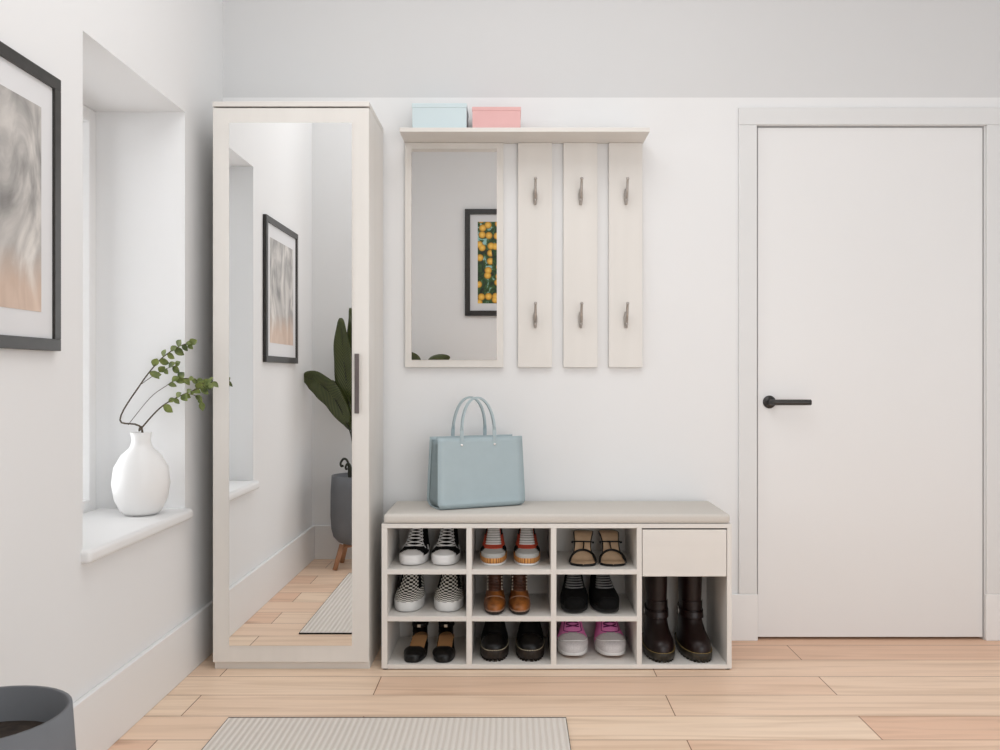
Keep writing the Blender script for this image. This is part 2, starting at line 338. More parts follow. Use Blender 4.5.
# door and casing
t = struct(box('trim_2', .846, DX0-.003, -.012, 0, .1762, DZ+.001, M['casing'], None, .002)); 
t = struct(box('trim_3', .846, DX1+.07, -.012, 0, DZ+.0015, DZ+.066, M['casing'], None, .002))
t = struct(box('trim_4', DX1+.003, DX1+.07, -.0125, 0, .1762, DZ+.001, M['casing'], None, .002))
d = empty('door_1', ((DX0+DX1)/2, 0, 0)); d['kind'] = 'structure'
box('door_leaf', DX0+.004, DX1-.004, .004, .044, .010, DZ-.0045, M['door'], d, .0015)
hx = (769.5-VX)/265; hz = 1-(402-VY)/265
bm = bmesh.new()
rg = bm_lathe(bm, [(.0001, 0), (.024, 0), (.0245, .003), (.0235, .008), (.0001, .009)], 32)
bmesh.ops.rotate(bm, verts=bm.verts, cent=(0, 0, 0), matrix=Matrix.Rotation(PI/2, 3, 'X'))
n0 = len(bm.verts)
bm_tube(bm, cr([(0, -.006, 0), (0, -.035, 0), (.004, -.048, 0), (.016, -.053, 0), (.05, -.053, 0), (.140, -.053, 0)], 5), .0108, 16)
bmesh.ops.translate(bm, verts=bm.verts, vec=(hx-d.location.x, .004, hz))
finish(bm, 'door_handle', M['black_metal'], d, True)['label'] = 'black lever handle on a round rose'
# dark sheet added behind the door, its colour standing in for gap shade
struct(box('door_gap_shade_sheet', DX0, DX1, .06, .075, 0.001, DZ-.001, M['gap']))

# ------------------------------------------------------------------ wardrobe
wx0, wx1 = -1.019, -.491
W = empty('wardrobe', ((wx0+wx1)/2, -.17, 0), 0, 'tall narrow pale beige wardrobe with a full length mirror door, beside the left wall', 'wardrobe')
bm = bmesh.new(); ox, oy = W.location.x, W.location.y
def lb(bm, x0, x1, y0, y1, z0, z1, bev=0): bm_box(bm, x0-ox, x1-ox, y0-oy, y1-oy, z0, z1, bev)
lb(bm, wx0, wx0+.016, -.322, -.018, 0, 1.9085); lb(bm, wx1-.016, wx1, -.322, -.018, 0, 1.9085)
lb(bm, wx0+.016, wx1-.016, -.024, -.018, .05, 1.9085)
lb(bm, wx0+.016, wx1-.016, -.322, -.024, .03, .046)
for z in (.5, .95, 1.5): lb(bm, wx0+.016, wx1-.016, -.30, -.024, z, z+.016)
finish(bm, 'carcass', M['furn'], W)
box('top_panel', wx0-.001, wx1+.001, -.3465, -.018, 1.909, 1.9255, M['furn_h'], W, .0008)
box('plinth', wx0+.0005, wx1-.0005, -.3262, -.3222, 0, .0265, M['furn_h'], W)
D = box('door', wx0, wx1, -.345, -.3265, .028, 1.9035, M['furn'], W, .001)
bm = bmesh.new(); mx0, mx1, mz0, mz1 = -.963, -.548, .085, 1.853
bm_box(bm, mx0-ox, mx1-ox, -.3475-oy, -.3446-oy, mz0, mz1); 
D_loc = D
o = finish(bm, 'mirror', M['mirror'], D); o['label'] = 'full length mirror set in the door'
hxm = (356.9-VX)/295.5
o = box('handle', hxm-.0073, hxm+.0073, -.352, -.3445, .870, 1.072, M['bronze'], D, .001); o.location = -Vector(W.location)+Vector(W.location); o['label'] = 'dark brown-grey vertical bar handle'

# ------------------------------------------------------------------ coat rack
sd = 3.32
R = empty('coat_rack', (.035, -.02, 1.02), 0, 'pale beige wall coat rack with top shelf, inset mirror and three hook boards', 'coat rack')
box('shelf', -.411, .487, -.167, -.001, 1.872, 1.8875, M['furn_h'], R, .001)
P1 = box('mirror_panel', -.409, -.040, -.0195, -.001, 1.029, 1.8715, M['furn'], R, .001)
o = box('mirror', -.3837, -.0645, -.0225, -.0192, 1.057, 1.848, M['mirror'], P1); o['label'] = 'rectangular mirror on the left board'
bm = bmesh.new()
hooks = []
def hook_bm():
    bm = bmesh.new()
    # slim back plate, long upper prong with a ball tip, short lower prong
    bm_tube(bm, [(0, -.002, -.040), (0, -.003, -.02), (0, -.003, .0), (0, -.002, .02)], [.0045, .0080, .0085, .0045], 10)
    bm_tube(bm, cr([(0, -.004, -.012), (0, -.018, -.016), (0, -.034, .006), (0, -.046, .034), (0, -.054, .045)], 5), [.0075-.0035*i/20 for i in range(21)], 10)
    bm_ball(bm, (0, -.055, .047), .0062)
    bm_tube(bm, cr([(0, -.004, -.020), (0, -.014, -.036), (0, -.025, -.040), (0, -.031, -.030)], 5), .0034, 10)
    bm_ball(bm, (0, -.031, -.028), .0052)
    for z in (.012, -.034): bm_ball(bm, (0, -.006, z), .003)
    return bm
hk = None
for k, (a, b) in enumerate([(.0150, .1425), (.1857, .3132), (.3563, .482)]):
    p = box('hook_board', a, b, -.0195, -.001, 1.029, 1.8715, M['furn'], R, .001)
    for z in (1.678, 1.217):
        if hk is None: hk = finish(hook_bm(), 'hook', M['nickel'], p, True); h = hk
        else: h = hk.copy(); C.objects.link(h); h.parent = p
        h.location = Vector(((a+b)/2+.0005, -.0195, z))-R.location
# box() bakes world minus parent offset, boards sit at R origin: hooks use the same frame
# ------------------------------------------------------------------ boxes on the shelf
def lidded(name, label, x0, x1, z1, y0, y1, m, lh):
    zb = 1.888
    t = empty(name, ((x0+x1)/2, (y0+y1)/2, zb), 0, label, 'box', None)
    box('box_body', x0+.0015, x1-.0015, y0+.0015, y1-.0015, zb, z1-.004, m, t, .001)
    bm = bmesh.new(); l = t.location
    bm_box(bm, x0-l.x, x1-l.x, y0-l.y, y1-l.y, z1-lh-l.z, z1-l.z, .0015)
    finish(bm, 'lid', m, t)
    return t
lidded('storage_box', 'pale blue lidded cardboard box on the coat rack shelf', -.3677, -.1695, 1.9785, -.155, -.025, M['blue_box'], .016)
lidded('storage_box', 'pink lidded cardboard box on the coat rack shelf', -.1514, .0253, 1.9665, -.152, -.03, M['pink_box'], .014)

# ------------------------------------------------------------------ shoe bench
bx0, bx1, by0, by1 = -.449, .738, -.340, -.016
B = empty('shoe_bench', ((bx0+bx1)/2, -.18, 0), 0, 'long pale beige shoe bench with nine cubbies, a drawer and a boot bay', 'shoe bench')
vx = [(-.449, -.4295), (-.1614, -.143), (.1254, .1437), (.4165, .4336), (.7225, .738)]
zb_top, z1, z2 = .0187, (.3237, .3407), (.1644, .1814)
box('top_board', bx0, bx1, by0, by1, .4805, .495, M['furn_h'], B, .0008)
box('bottom_board', vx[0][1], vx[4][0], by0, by1-.004, .004, zb_top, M['furn_h'], B, .0008)
for (a, b) in vx: 
    o = box('side_panel' if a in (vx[0][0], vx[4][0]) else 'divider', a, b, by0, by1-.0041, .0045 if a in (vx[0][0], vx[4][0]) else zb_top, .4805, M['furn'], B, .0008)
box('back_panel', bx0+.002, bx1-.002, by1-.0039, by1, .004, .480, M['furn_h'], B)
for (za, zb) in (z1, z2):
    for k in range(3): box('shelf', vx[k][1], vx[k+1][0], by0+.001, by1-.004, za, zb, M['furn_h'], B, .0006)
for x in (bx0+.012, bx1-.012):
    for y in (by0+.015, by1-.03):
        bm = bmesh.new(); bm_lathe(bm, [(.0001, 0), (.010, 0), (.010, .0045), (.0001, .0045)], 16, (x-B.location.x, y-B.location.y, 0)); finish(bm, 'foot', M['black_rubber'], B)
dr = box('drawer', vx[3][1]+.002, vx[4][0]-.002, by0, by0+.016, .317, .4755, M['furn_h'], B, .0012)
box('drawer_box', vx[3][1]+.010, vx[4][0]-.010, by0+.016, by1-.03, .330, .465, M['furn_h'], dr)
# cushion
bm = bmesh.new(); bm_box(bm, bx0+.006, bx1-.004, by0+.001, by1-.002, .4955, .5285, .011, 4)
cu = finish(bm, 'seat_cushion', M['cushion'], None, True); tag(cu, 'flat beige-grey cushion along the whole top of the shoe bench', 'cushion')
me = cu.data; c0 = Vector((.14, -.18, .4955)); me.transform(Matrix.Translation(-c0)); cu.location = c0

# ------------------------------------------------------------------ handbag
ang = math.radians(24); bw, bd, bh = .334, .122, .249
lf = Vector((-.264, -.276, .5303)); ex = Vector((math.cos(ang), math.sin(ang), 0)); ey = Vector((-math.sin(ang), math.cos(ang), 0))
cen = lf+ex*bw/2+ey*bd/2
BG = empty('handbag', cen, ang, 'pale blue-grey leather tote handbag with two arched handles on the bench cushion', 'handbag')
def bag_half(u):      # half width at height fraction
    return bw/2-.013*u-.006*max(0, .1-u)*10*.4
def bag_dep(u):
    return bd/2*(1-.30*u)
# shell: front face wraps round the bottom to the back face (a U strip)
prof = []
nb = 10
r = .022
for k in range(15): u = 1-k/14*(1-r/bh); prof.append((-bag_dep(u), u*bh))
for k in range(1, nb): a = k/nb*PI/2; prof.append((-(bag_dep(0)-r)-r*math.cos(a), r-r*math.sin(a)))
for k in range(7): prof.append((-(bag_dep(0)-r)*(1-k/6*2), 0))
for k in range(nb-1, 0, -1): a = k/nb*PI/2; prof.append(((bag_dep(0)-r)+r*math.cos(a), r-r*math.sin(a)))
for k in range(14, -1, -1): u = 1-k/14*(1-r/bh); prof.append((bag_dep(u), u*bh))
bm = bmesh.new(); rows = []
for (y, z) in prof:
    u = z/bh; hw = bw/2-.006*u-(.012*(1-u/.12)**2 if u < .12 else 0)
    rows.append([bm.verts.new((hw*(2*i/12-1), y, z)) for i in range(13)])
for i in range(len(rows)-1):
    for k in range(12): bm.faces.new((rows[i][k], rows[i+1][k], rows[i+1][k+1], rows[i][k+1]))
o = solid(finish(bm, 'bag_shell', M['bag'], BG, True), .0035, 0)
for sgn in (-1, 1):     # folded-in side gussets
    bm = bmesh.new(); g = []
    for k in range(13):
        u = k/12*.93+.03; hw = bw/2-.006*u-(.012*(1-u/.12)**2 if u < .12 else 0)-.008; dd = bag_dep(max(u, .06))-.003
        g.append([bm.verts.new((sgn*(hw-.028*u*(1-abs(q/4-1))), dd*(q/4-1), u*bh)) for q in range(9)])
    for i in range(12):
        for k in range(8): bm.faces.new((g[i][k], g[i][k+1], g[i+1][k+1], g[i+1][k]))
    solid(finish(bm, 'side_gusset', M['bag_in'], BG, True), .002, 0)
bm = bmesh.new(); bm_box(bm, -bw/2+.025, bw/2-.025, -bag_dep(.9)+.004, bag_dep(.9)-.004, bh*.90, bh*.91); finish(bm, 'zip_top', M['bag_in'], BG)
for sgn in (-1, 1):
    y0 = sgn*(bag_dep(1)+.0035); pts = []
    hx0 = -.010; hwid = .0625
    for k in range(33):
        a = PI*k/32; pts.append((hx0-hwid*math.cos(a)*(1 if True else 1), y0-sgn*.012*math.sin(a), bh+.005+.135*math.sin(a)**.85))
    pts = [(hx0-hwid, y0, bh-.032), (hx0-hwid, y0, bh-.012)]+pts+[(hx0+hwid, y0, bh-.012), (hx0+hwid, y0, bh-.032)]
    bm = bmesh.new(); strip = []
    for i, p in enumerate(pts):
        a = Vector(pts[max(i-1, 0)]); b = Vector(pts[min(i+1, len(pts)-1)]); t = (b-a); t.y = 0; t.normalize()
        nrm = Vector((-t.z, 0, t.x)); wv_ = .0065
        # straps stand as flat leather bands, face front at the feet
        q = []
        for (du, dv) in ((-1, -1), (1, -1), (1, 1), (-1, 1)):
            q.append(bm.verts.new(Vector(p)+nrm*du*(wv_ if i < 4 or i > len(pts)-5 else .0035)+Vector((0, dv*(.0012 if i < 4 or i > len(pts)-5 else .006), 0))))
        strip.append(q)
    for i in range(len(strip)-1):
        for k in range(4): bm.faces.new((strip[i][k], strip[i][(k+1) % 4], strip[i+1][(k+1) % 4], strip[i+1][k]))
    bm.faces.new(strip[0]); bm.faces.new(strip[-1][::-1])
    hd = finish(bm, 'handle', M['bag'], BG)
    for q in (-1, 1):
        bm = bmesh.new(); bm_ball(bm, (hx0+q*hwid, y0+sgn*.0018, bh-.026), .0046, (1, .5, 1)); finish(bm, 'rivet', M['rivet'], hd, True)

# ------------------------------------------------------------------ shoes
NT = 56
class Last:
    """surface S(s, th): stacked horizontal outlines from sole edge (s=0) to collar (s=1); th=0 is the toe"""
    def __init__(self, ctrl, p=.8, heel=.82, side=1, bend=.006, n=8):
        self.rows = cr(ctrl, n); self.p, self.heel, self.side, self.bend = p, heel, side, bend
        self.L0 = ctrl[0][1]; self.L1 = ctrl[0][2]
    def S(self, s, th, off=0):
        s = min(max(s, 0), 1)*(len(self.rows)-1); i = min(int(s), len(self.rows)-2); f = s-i
        z, yf, yb, w = [a*(1-f)+b*f for a, b in zip(self.rows[i], self.rows[i+1])]
        c = math.cos(th); sn = math.sin(th); u = (1-c)/2
        y = (yf+yb)/2-(yb-yf)/2*c
        U = min(max((y-self.L0)/(self.L1-self.L0), 0), 1)
        k = min(max((U-.25)/.5, 0), 1); k = k*k*(3-2*k)
        x = w*math.copysign(abs(sn)**self.p, sn)*(1+(self.heel-1)*k)
        x += -self.side*self.bend*(1-math.cos((1-U)*PI))/2*0 + self.side*self.bend*(U-.5)
        P = Vector((x, y, z))
        if off:
            e = 1e-3; a = self.S(s/(len(self.rows)-1)+.004 if s < len(self.rows)-1.1 else s/(len(self.rows)-1)-.004, th); sg = 1 if s < len(self.rows)-1.1 else -1
            b = self.S(s/(len(self.rows)-1), th+.02)
            nn = (b-P).cross(a-P)*sg
            ctr = Vector((0, (yf+yb)/2, z-.03))
            if nn.length < 1e-12: nn = P-ctr
            nn.normalize()
            if nn.dot(P-ctr) < 0: nn = -nn
            P = P+nn*off
        return P
    def patch(self, cond, off=0.0, ns=44, nt=NT, s0=0, s1=1):
        bm = bmesh.new(); uvl = bm.loops.layers.uv.new('UVMap'); V = {}
        def vert(i, j):
            j2 = j % nt
            if (i, j2) not in V: V[(i, j2)] = bm.verts.new(self.S(s0+(s1-s0)*i/ns, 2*PI*j2/nt, off))
            return V[(i, j2)]
        for i in range(ns):
            for j in range(nt):
                s = s0+(s1-s0)*(i+.5)/ns; th = 2*PI*(j+.5)/nt
                th_ = th if th <= PI else th-2*PI
                if cond is None or cond(s, th_, self.S(s, th)):
                    try: fc = bm.faces.new((vert(i, j), vert(i, j+1), vert(i+1, j+1), vert(i+1, j)))
                    except ValueError: continue
                    for lp, (a, b) in zip(fc.loops, ((i, j), (i, j+1), (i+1, j+1), (i+1, j))): lp[uvl].uv = (b/nt, s0+(s1-s0)*a/ns)
        return bm
    def arc(self, sa, sb, ta, tb, off=.001, n=10):
        return [self.S(sa+(sb-sa)*k/n, ta+(tb-ta)*k/n, off) for k in range(n+1)]

def sole_bm(last, z0, z1, e0, e1, steps=5, toe_up=0.0, s=0, mid=0):
    """solid sole: the outline of the last, grown by e, from z0 to z1"""
    bm = bmesh.new(); uvl = bm.loops.layers.uv.new('UVMap'); rings = []
    base_ = [last.S(s, 2*PI*j/NT) for j in range(NT)]; c = sum(base_, Vector((0, 0, 0)))/NT
    def grow(P, e):
        d = Vector((P.x-c.x, (P.y-c.y)*.35, 0)); d.normalize(); return Vector((P.x+d.x*e, P.y+(d.y*1.0)*e*1.2, 0))
    ks = [(-.004, 0), (0, .12), (0, .5), (0, .88), (-.002, 1)]
    for de, fz in ks:
        e = e0+(e1-e0)*fz+de; rg = []
        for P in base_:
            q = grow(P, e); U = (P.y-last.L0)/(last.L1-last.L0); up = toe_up*max(0, 1-U/.28)**2
            rg.append(bm.verts.new((q.x, q.y, z0+(z1-z0)*fz+up*(1-fz*.3))))
        rings.append(rg)
    for i in range(len(rings)-1):
        for j in range(NT):
            fc = bm.faces.new((rings[i][j], rings[i][(j+1) % NT], rings[i+1][(j+1) % NT], rings[i+1][j]))
            for lp, (a, b) in zip(fc.loops, ((i, j), (i, j+1), (i+1, j+1), (i+1, j))): lp[uvl].uv = (b/NT, a/4)
    bm.faces.new(rings[0][::-1]); bm.faces.new(rings[-1])
    return bm, [v.co.copy() for v in rings[-1]]

def stitches(pts, m, parent, r=.0009, dz=0, name='stitching', keep=lambda p: True):
    bm = bmesh.new(); n = len(pts)
    for j in range(n):
        a = pts[j]; b = pts[(j+1) % n]
        if not keep(a): continue
        for q in (0, .5):
            p0 = a.lerp(b, q+.05); p1 = a.lerp(b, q+.37); z = Vector((0, 0, dz))
            bm_tube(bm, [p0+z, p1+z], r, 5)
    if not bm.verts: bm.free(); return
    return finish(bm, name, m, parent)

def laces(last, spec, m, parent, rad=.0022, cross=.6, flat=None, bow=False):
    """spec: list of (s, halfangle)"""
    bm = bmesh.new()
    for i, (s, a) in enumerate(spec):
        s2 = s+(spec[min(i+1, len(spec)-1)][0]-s)*cross if i < len(spec)-1 else s
        bm_tube(bm, last.arc(s, s2, -a, a, rad*1.3), rad, 7, flat)
        if cross: bm_tube(bm, last.arc(s2, s, -a, a, rad*1.9), rad, 7, flat)
    return finish(bm, 'laces', m, parent, True)

def lugs(last, t, m, h):
    bm = bmesh.new(); pts = [last.S(0, 2*PI*j/NT) for j in range(NT)]
    for j in range(0, NT, 2):
        a, b = pts[j], pts[(j+1) % NT]; q = []
        for z in (0, h):
            for P, e in ((a, 1.05), (b, 1.05), (b, .72), (a, .72)): q.append(bm.verts.new((P.x*e, P.y*(1+(e-1)*.35), z)))
        for f in ((0, 1, 2, 3), (4, 5, 6, 7), (0, 1, 5, 4), (1, 2, 6, 5), (2, 3, 7, 6), (3, 0, 4, 7)): bm.faces.new([q[k] for k in f])
    return finish(bm, 'lug_tread', m, t)

def s_at_y(last, y):
    best = 0
    for k in range(401):
        s = k/400
        if last.S(s, 0).y <= y and s > .05: best = s
    return best

def place(t, px, py, zfloor, Lshoe, rot, side_off=.075):
    """toe centre at pixel px, its ground contact at pixel row py on the shelf at zfloor"""
    d = (1-zfloor)*F/(py-VY); x = (px-VX)/F*(d+side_off); y = d+CAM_Y
    # local toe tip at (0,-L/2)
    r = rot; tx, ty = 0, -Lshoe/2
    t.location = (x-(tx*math.cos(r)-ty*math.sin(r)), y-(tx*math.sin(r)+ty*math.cos(r)), zfloor+.0005); t.rotation_euler = (0, 0, r)

def low_ctrl(L_, W_, zs, toe, h, yoff=.45, steep=1.0):
    a = -L_/2; b = L_/2
    return [(zs*.6, a+.004, b-.003, W_*.97), (zs, a+.001, b, W_), (zs+(toe-zs)*.45, a+.004, b-.001, W_*1.0),
            (toe-.006, a+.018, b-.002, W_*.95), (toe+.002, a+.045, b-.003, W_*.90), (toe+.012, a+.075, b-.003, W_*.84),
            (toe+(h-toe)*.48, a+.103, b-.004, W_*.77), (toe+(h-toe)*.77, a+.123, b-.006, W_*.70), (h, a+.138, b-.008, W_*.65)]

Z1, Z2, Z3 = .3407, .1814, .0187

def inner(last, t, m, s=.93):
    bm = bmesh.new(); v = [bm.verts.new(last.S(s-.12, 2*PI*j/NT, -.0035)) for j in range(NT)]; bm.faces.new(v)
    finish(bm, 'insole', m, t)

# A  black canvas sneakers with white caps
def shoe_canvas(side, label):
    L_ = .265; t = empty('sneaker', (0, 0, 0), 0, label, 'shoe', None)
    la = Last(low_ctrl(L_, .052, .028, .043, .112), .70, .80, side)
    solid(finish(la.patch(None), 'upper', M['black_canvas'], t, True), .003)
    bm, top = sole_bm(la, 0, .029, .002, .0035, toe_up=.003); so = finish(bm, 'sole', M['white_rubber'], t, True)
    yc = -L_/2+.050
    solid(finish(la.patch(lambda s, th, P: P.y < yc+.012*math.cos(min(abs(th)*1.3, PI))-.012 and s > .02, .0016), 'toe_cap', M['white_rubber'], t, True), .0015)
    s0 = s_at_y(la, -L_/2+.068); n = 7
    laces(la, [(s0+(.97-s0)*k/(n-1), .62-.16*k/(n-1)+.05) for k in range(n)], M['white_lace'], t, .0020, .95)
    for q in (-1, 1):
        bm = bmesh.new(); bm_tube(bm, [la.S(s0-.10+(1-s0+.08)*k/16, q*(1.0-.42*min(1, k/7)), .0012) for k in range(17)], .0012, 6); finish(bm, 'seam', M['white_lace'], t)
        bm = bmesh.new(); bm_tube(bm, [la.S(.38+.16*k/6, q*(1.35), .0012) for k in range(7)], .0024, 6); finish(bm, 'side_mark', M['white_lace'], t)
    bm = bmesh.new(); bm_tube(bm, [la.S(1-.004, 2*PI*j/NT, 0) for j in range(8, NT-7)], .0022, 6); finish(bm, 'collar', M['black_canvas'], t, True)
    inner(la, t, M['black_suede'])
    return t, L_
for (side, px, rot, lab) in ((1, 412.8, math.radians(-2.5), 'left shoe of the black canvas sneakers with white toe caps'), (-1, 443.3, math.radians(-4), 'right shoe of the black canvas sneakers with white toe caps')):
    t, L_ = shoe_canvas(side, lab); place(t, px, 566.4, Z1, L_, rot)

# B  grey sneakers with coral eyestays and gum toe band
def shoe_runner(side, label):
    L_ = .262; t = empty('sneaker', (0, 0, 0), 0, label, 'shoe')
    la = Last(low_ctrl(L_, .0485, .034, .048, .116), .68, .84, side, .004)
    solid(finish(la.patch(None), 'upper', M['black_canvas'], t, True), .003)
    bm, _ = sole_bm(la, 0, .008, .001, .003); finish(bm, 'outsole', M['white_rubber'], t, True)
    bm, _ = sole_bm(la, .0075, .034, .0025, .0025); finish(bm, 'toe_band', M['gum_rib'], t, True)['label'] = 'ribbed gum-coloured sole band'
    solid(finish(la.patch(lambda s, th, P: P.y < -L_/2+.072-.02*abs(th) and s > .05, .0013), 'toe_box', M['grey_mesh'], t, True), .0012)
    s0 = s_at_y(la, -L_/2+.062)
    solid(finish(la.patch(lambda s, th, P: s > s0-.06 and s < .99 and (abs(th) < .68) or (s0-.02 < s < s0+.20 and abs(th) < 1.3), .0022), 'eyestay', M['orange'], t, True), .0015)['label'] = 'coral red lace surround'
    solid(finish(la.patch(lambda s, th, P: s > s0+.05 and s < .97 and abs(th) < .50, .0036, nt=112), 'tongue', M['grey_mesh'], t, True), .0012)
    n = 8; laces(la, [(s0+.05+(.93-s0-.05)*k/(n-1), .50-.05*k/(n-1)) for k in range(n)], M['white_lace'], t, .0027, 0)
    bm = bmesh.new(); bm_tube(bm, [la.S(1-.004, 2*PI*j/NT, 0) for j in range(6, NT-5)], .003, 6); finish(bm, 'collar', M['black_canvas'], t, True)
    inner(la, t, M['black_suede'])
    return t, L_
for (side, px, rot, lab) in ((1, 494, math.radians(1), 'left grey sneaker with coral lace surround and ribbed gum toe band'), (-1, 526.4, math.radians(-1), 'right grey sneaker with coral lace surround and ribbed gum toe band')):
    t, L_ = shoe_runner(side, lab); place(t, px, 566.4, Z1, L_, rot)

# C  heeled T-strap sandals
def shoe_sandal(side, label):
    L_ = .215; t = empty('heeled_sandal', (0, 0, 0), 0, label, 'shoe'); hh = .080
    def zc(u): # height of footbed
        k = min(max((u-.30)/.52, 0), 1); return .006+hh*(k*k*(3-2*k))
    def hw(u):
        pts = cr([(.040,), (.042,), (.044,), (.0435,), (.037,), (.030,), (.028,), (.031,), (.034,), (.034,), (.034,)], 6)
        q = u*(len(pts)-1); i = min(int(q), len(pts)-2); w_ = pts[i][0]*(1-q+i)+pts[i+1][0]*(q-i)
        if u < .17: w_ *= math.sqrt(max(0, 1-(1-u/.17)**2.2))
        if u > .88: w_ *= math.sqrt(max(0, 1-((u-.88)/.12)**2.5))
        return max(w_, .001)
    def cx(u): return side*.004*math.sin(u*PI)*-1
    def slab(e, za, zb):
        bm = bmesh.new(); n = 48; R_ = []
        for k in range(n+1):
            u = k/n; y = -L_/2+u*L_; w = hw(u)+e; R_.append([bm.verts.new((cx(u)+sx*w, y+(0), zc(u)+zz)) for sx, zz in ((-1, za), (1, za), (1, zb), (-1, zb))])
        for i in range(n):
            for k in range(4): bm.faces.new((R_[i][k], R_[i][(k+1) % 4], R_[i+1][(k+1) % 4], R_[i+1][k]))
        bm.faces.new(R_[0]); bm.faces.new(R_[-1][::-1]); return bm
    finish(slab(.0015, -.006, .0), 'sole', M['black_leather'], t)
    finish(slab(-.0015, .0002, .0022), 'footbed', M['tan'], t)['label'] = 'tan footbed'
    bm = bmesh.new(); n = 60; lp = [(cx(k/n)+(hw(k/n)+.0005), -L_/2+k/n*L_, zc(k/n)+.001) for k in range(n+1)]; lp += [(cx(k/n)-(hw(k/n)+.0005), -L_/2+k/n*L_, zc(k/n)+.001) for k in range(n, -1, -1)]
    bm_tube(bm, lp, .0018, 6)
    finish(bm, 'piping', M['black_leather'], t)
    # stiletto-block heel
    bm = bmesh.new(); R_ = []
    for k in range(9):
        f = k/8; z = f*(hh-.002); w = .010+.012*f**2; dpt = .009+.016*f**2; yc = L_/2-.022-.004*(1-f)
        R_.append([bm.verts.new((w*math.cos(a), yc+dpt*math.sin(a), z)) for a in [2*PI*j/16 for j in range(16)]])
    for i in range(8):
        for j in range(16): bm.faces.new((R_[i][j], R_[i][(j+1) % 16], R_[i+1][(j+1) % 16], R_[i+1][j]))
    bm.faces.new(R_[0][::-1]); bm.faces.new(R_[-1]); finish(bm, 'heel', M['black_leather'], t, True)
    # toe strap: a tall arch over the toes leaning back
    def arch(u0, h, lean, wdt, r, name):
        bm = bmesh.new(); pts = []
        for k in range(25):
            a = PI*k/24; pts.append((cx(u0)-(wdt)*math.cos(a), -L_/2+u0*L_+lean*math.sin(a), zc(u0)+h*math.sin(a)+.001))
        bm_tube(bm, pts, r, 8); return finish(bm, name, M['black_leather'], t, True)
    arch(.19, .034, .045, hw(.20)+.001, .0042, 'toe_strap')
    bm = bmesh.new(); wq = hw(.58)+.008; bm_tube(bm, cr([(cx(.58)-wq, -L_/2+.58*L_, zc(.58)+.010), (cx(.58)-wq*.75, -L_/2+.58*L_-.004, zc(.58)+.013), (cx(.58), -L_/2+.58*L_-.008, zc(.58)+.014), (cx(.58)+wq*.75, -L_/2+.58*L_-.004, zc(.58)+.013), (cx(.58)+wq, -L_/2+.58*L_, zc(.58)+.010)], 5), .0026, 8); finish(bm, 'ankle_strap', M['black_leather'], t, True)
    bm = bmesh.new(); bm_tube(bm, cr([(cx(.2), -L_/2+.2*L_+.045, zc(.2)+.036), (0, -L_/2+.48*L_, (zc(.2)+.036+zc(.58)+.014)/2), (0, -L_/2+.58*L_-.008, zc(.58)+.014)], 6), .0026, 8); finish(bm, 't_bar', M['black_leather'], t, True)
    for q in (-1, 1):
        bm = bmesh.new(); bm_ball(bm, (cx(.58)+q*(hw(.58)+.009), -L_/2+.58*L_, zc(.58)+.010), .0042); finish(bm, 'buckle', M['black_leather'], t, True)
    return t, L_
for (side, px, rot, lab) in ((1, 583.2, math.radians(-5), 'left black T-strap heeled sandal with tan footbed'), (-1, 613.2, math.radians(0), 'right black T-strap heeled sandal with tan footbed')):
    t, L_ = shoe_sandal(side, lab); place(t, px, 566.8, Z1, L_, rot, .01)

# D  checked slip-on high sneakers
def shoe_check(side, label):
    L_ = .262; t = empty('slip_on_shoe', (0, 0, 0), 0, label, 'shoe')
    a = -L_/2; b = L_/2
    c = [(.02, a+.004, b-.003, .052), (.034, a+.001, b, .0535), (.042, a+.006, b-.001, .053), (.050, a+.022, b-.002, .0505), (.060, a+.045, b-.003, .048), (.074, a+.075, b-.003, .045),
         (.092, a+.102, b-.004, .041), (.112, a+.122, b-.006, .038), (.130, a+.135, b-.008, .035)]; la = Last(c, .70, .86, side)
    solid(finish(la.patch(None), 'upper', M['check'], t, True), .003)
    bm, _ = sole_bm(la, 0, .036, .0015, .0035, toe_up=.002); finish(bm, 'sole', M['grey_rubber'], t, True)
    bm = bmesh.new(); bm_tube(bm, [la.S(1-.004, 2*PI*j/NT, 0) for j in range(NT)], .003, 6, None, True); finish(bm, 'collar', M['black_canvas'], t, True)
    for q in (-1, 1): solid(finish(la.patch(lambda s, th, P: s > .55 and .62 < q*th < 1.05, .0016), 'elastic_gore', M['black_canvas'], t, True), .0012)
    inner(la, t, M['black_suede'])
    return t, L_
for (side, px, rot, lab) in ((1, 409.2, math.radians(0), 'left black and white checked slip-on with a pale sole'), (-1, 447.3, math.radians(-2), 'right black and white checked slip-on with a pale sole')):
    t, L_ = shoe_check(side, lab); place(t, px, 613.0, Z2, L_, rot)

# E/H  ankle boots
def boot_ctrl(L_, W_, zs, toe, h, shaft_f, shaft_w, back=.0):
    a = -L_/2; b = L_/2
    return [(zs*.7, a+.003, b-.003, W_*.98), (zs, a+.001, b, W_), (zs+(toe-zs)*.5, a+.004, b-.001, W_), (toe-.004, a+.018, b-.003, W_*.94),
            (toe+.006, a+.042, b-.005, W_*.88), (toe+.016, a+.066, b-.007, W_*.82), (toe+.030, a+shaft_f*.80, b-.010, W_*.78),
            (toe+.050, a+shaft_f*.95, b-.014, shaft_w), (h*.85 if h*.85 > toe+.055 else toe+.06, a+shaft_f, b-.014, shaft_w), (h, a+shaft_f, b-.013, shaft_w*1.02)]

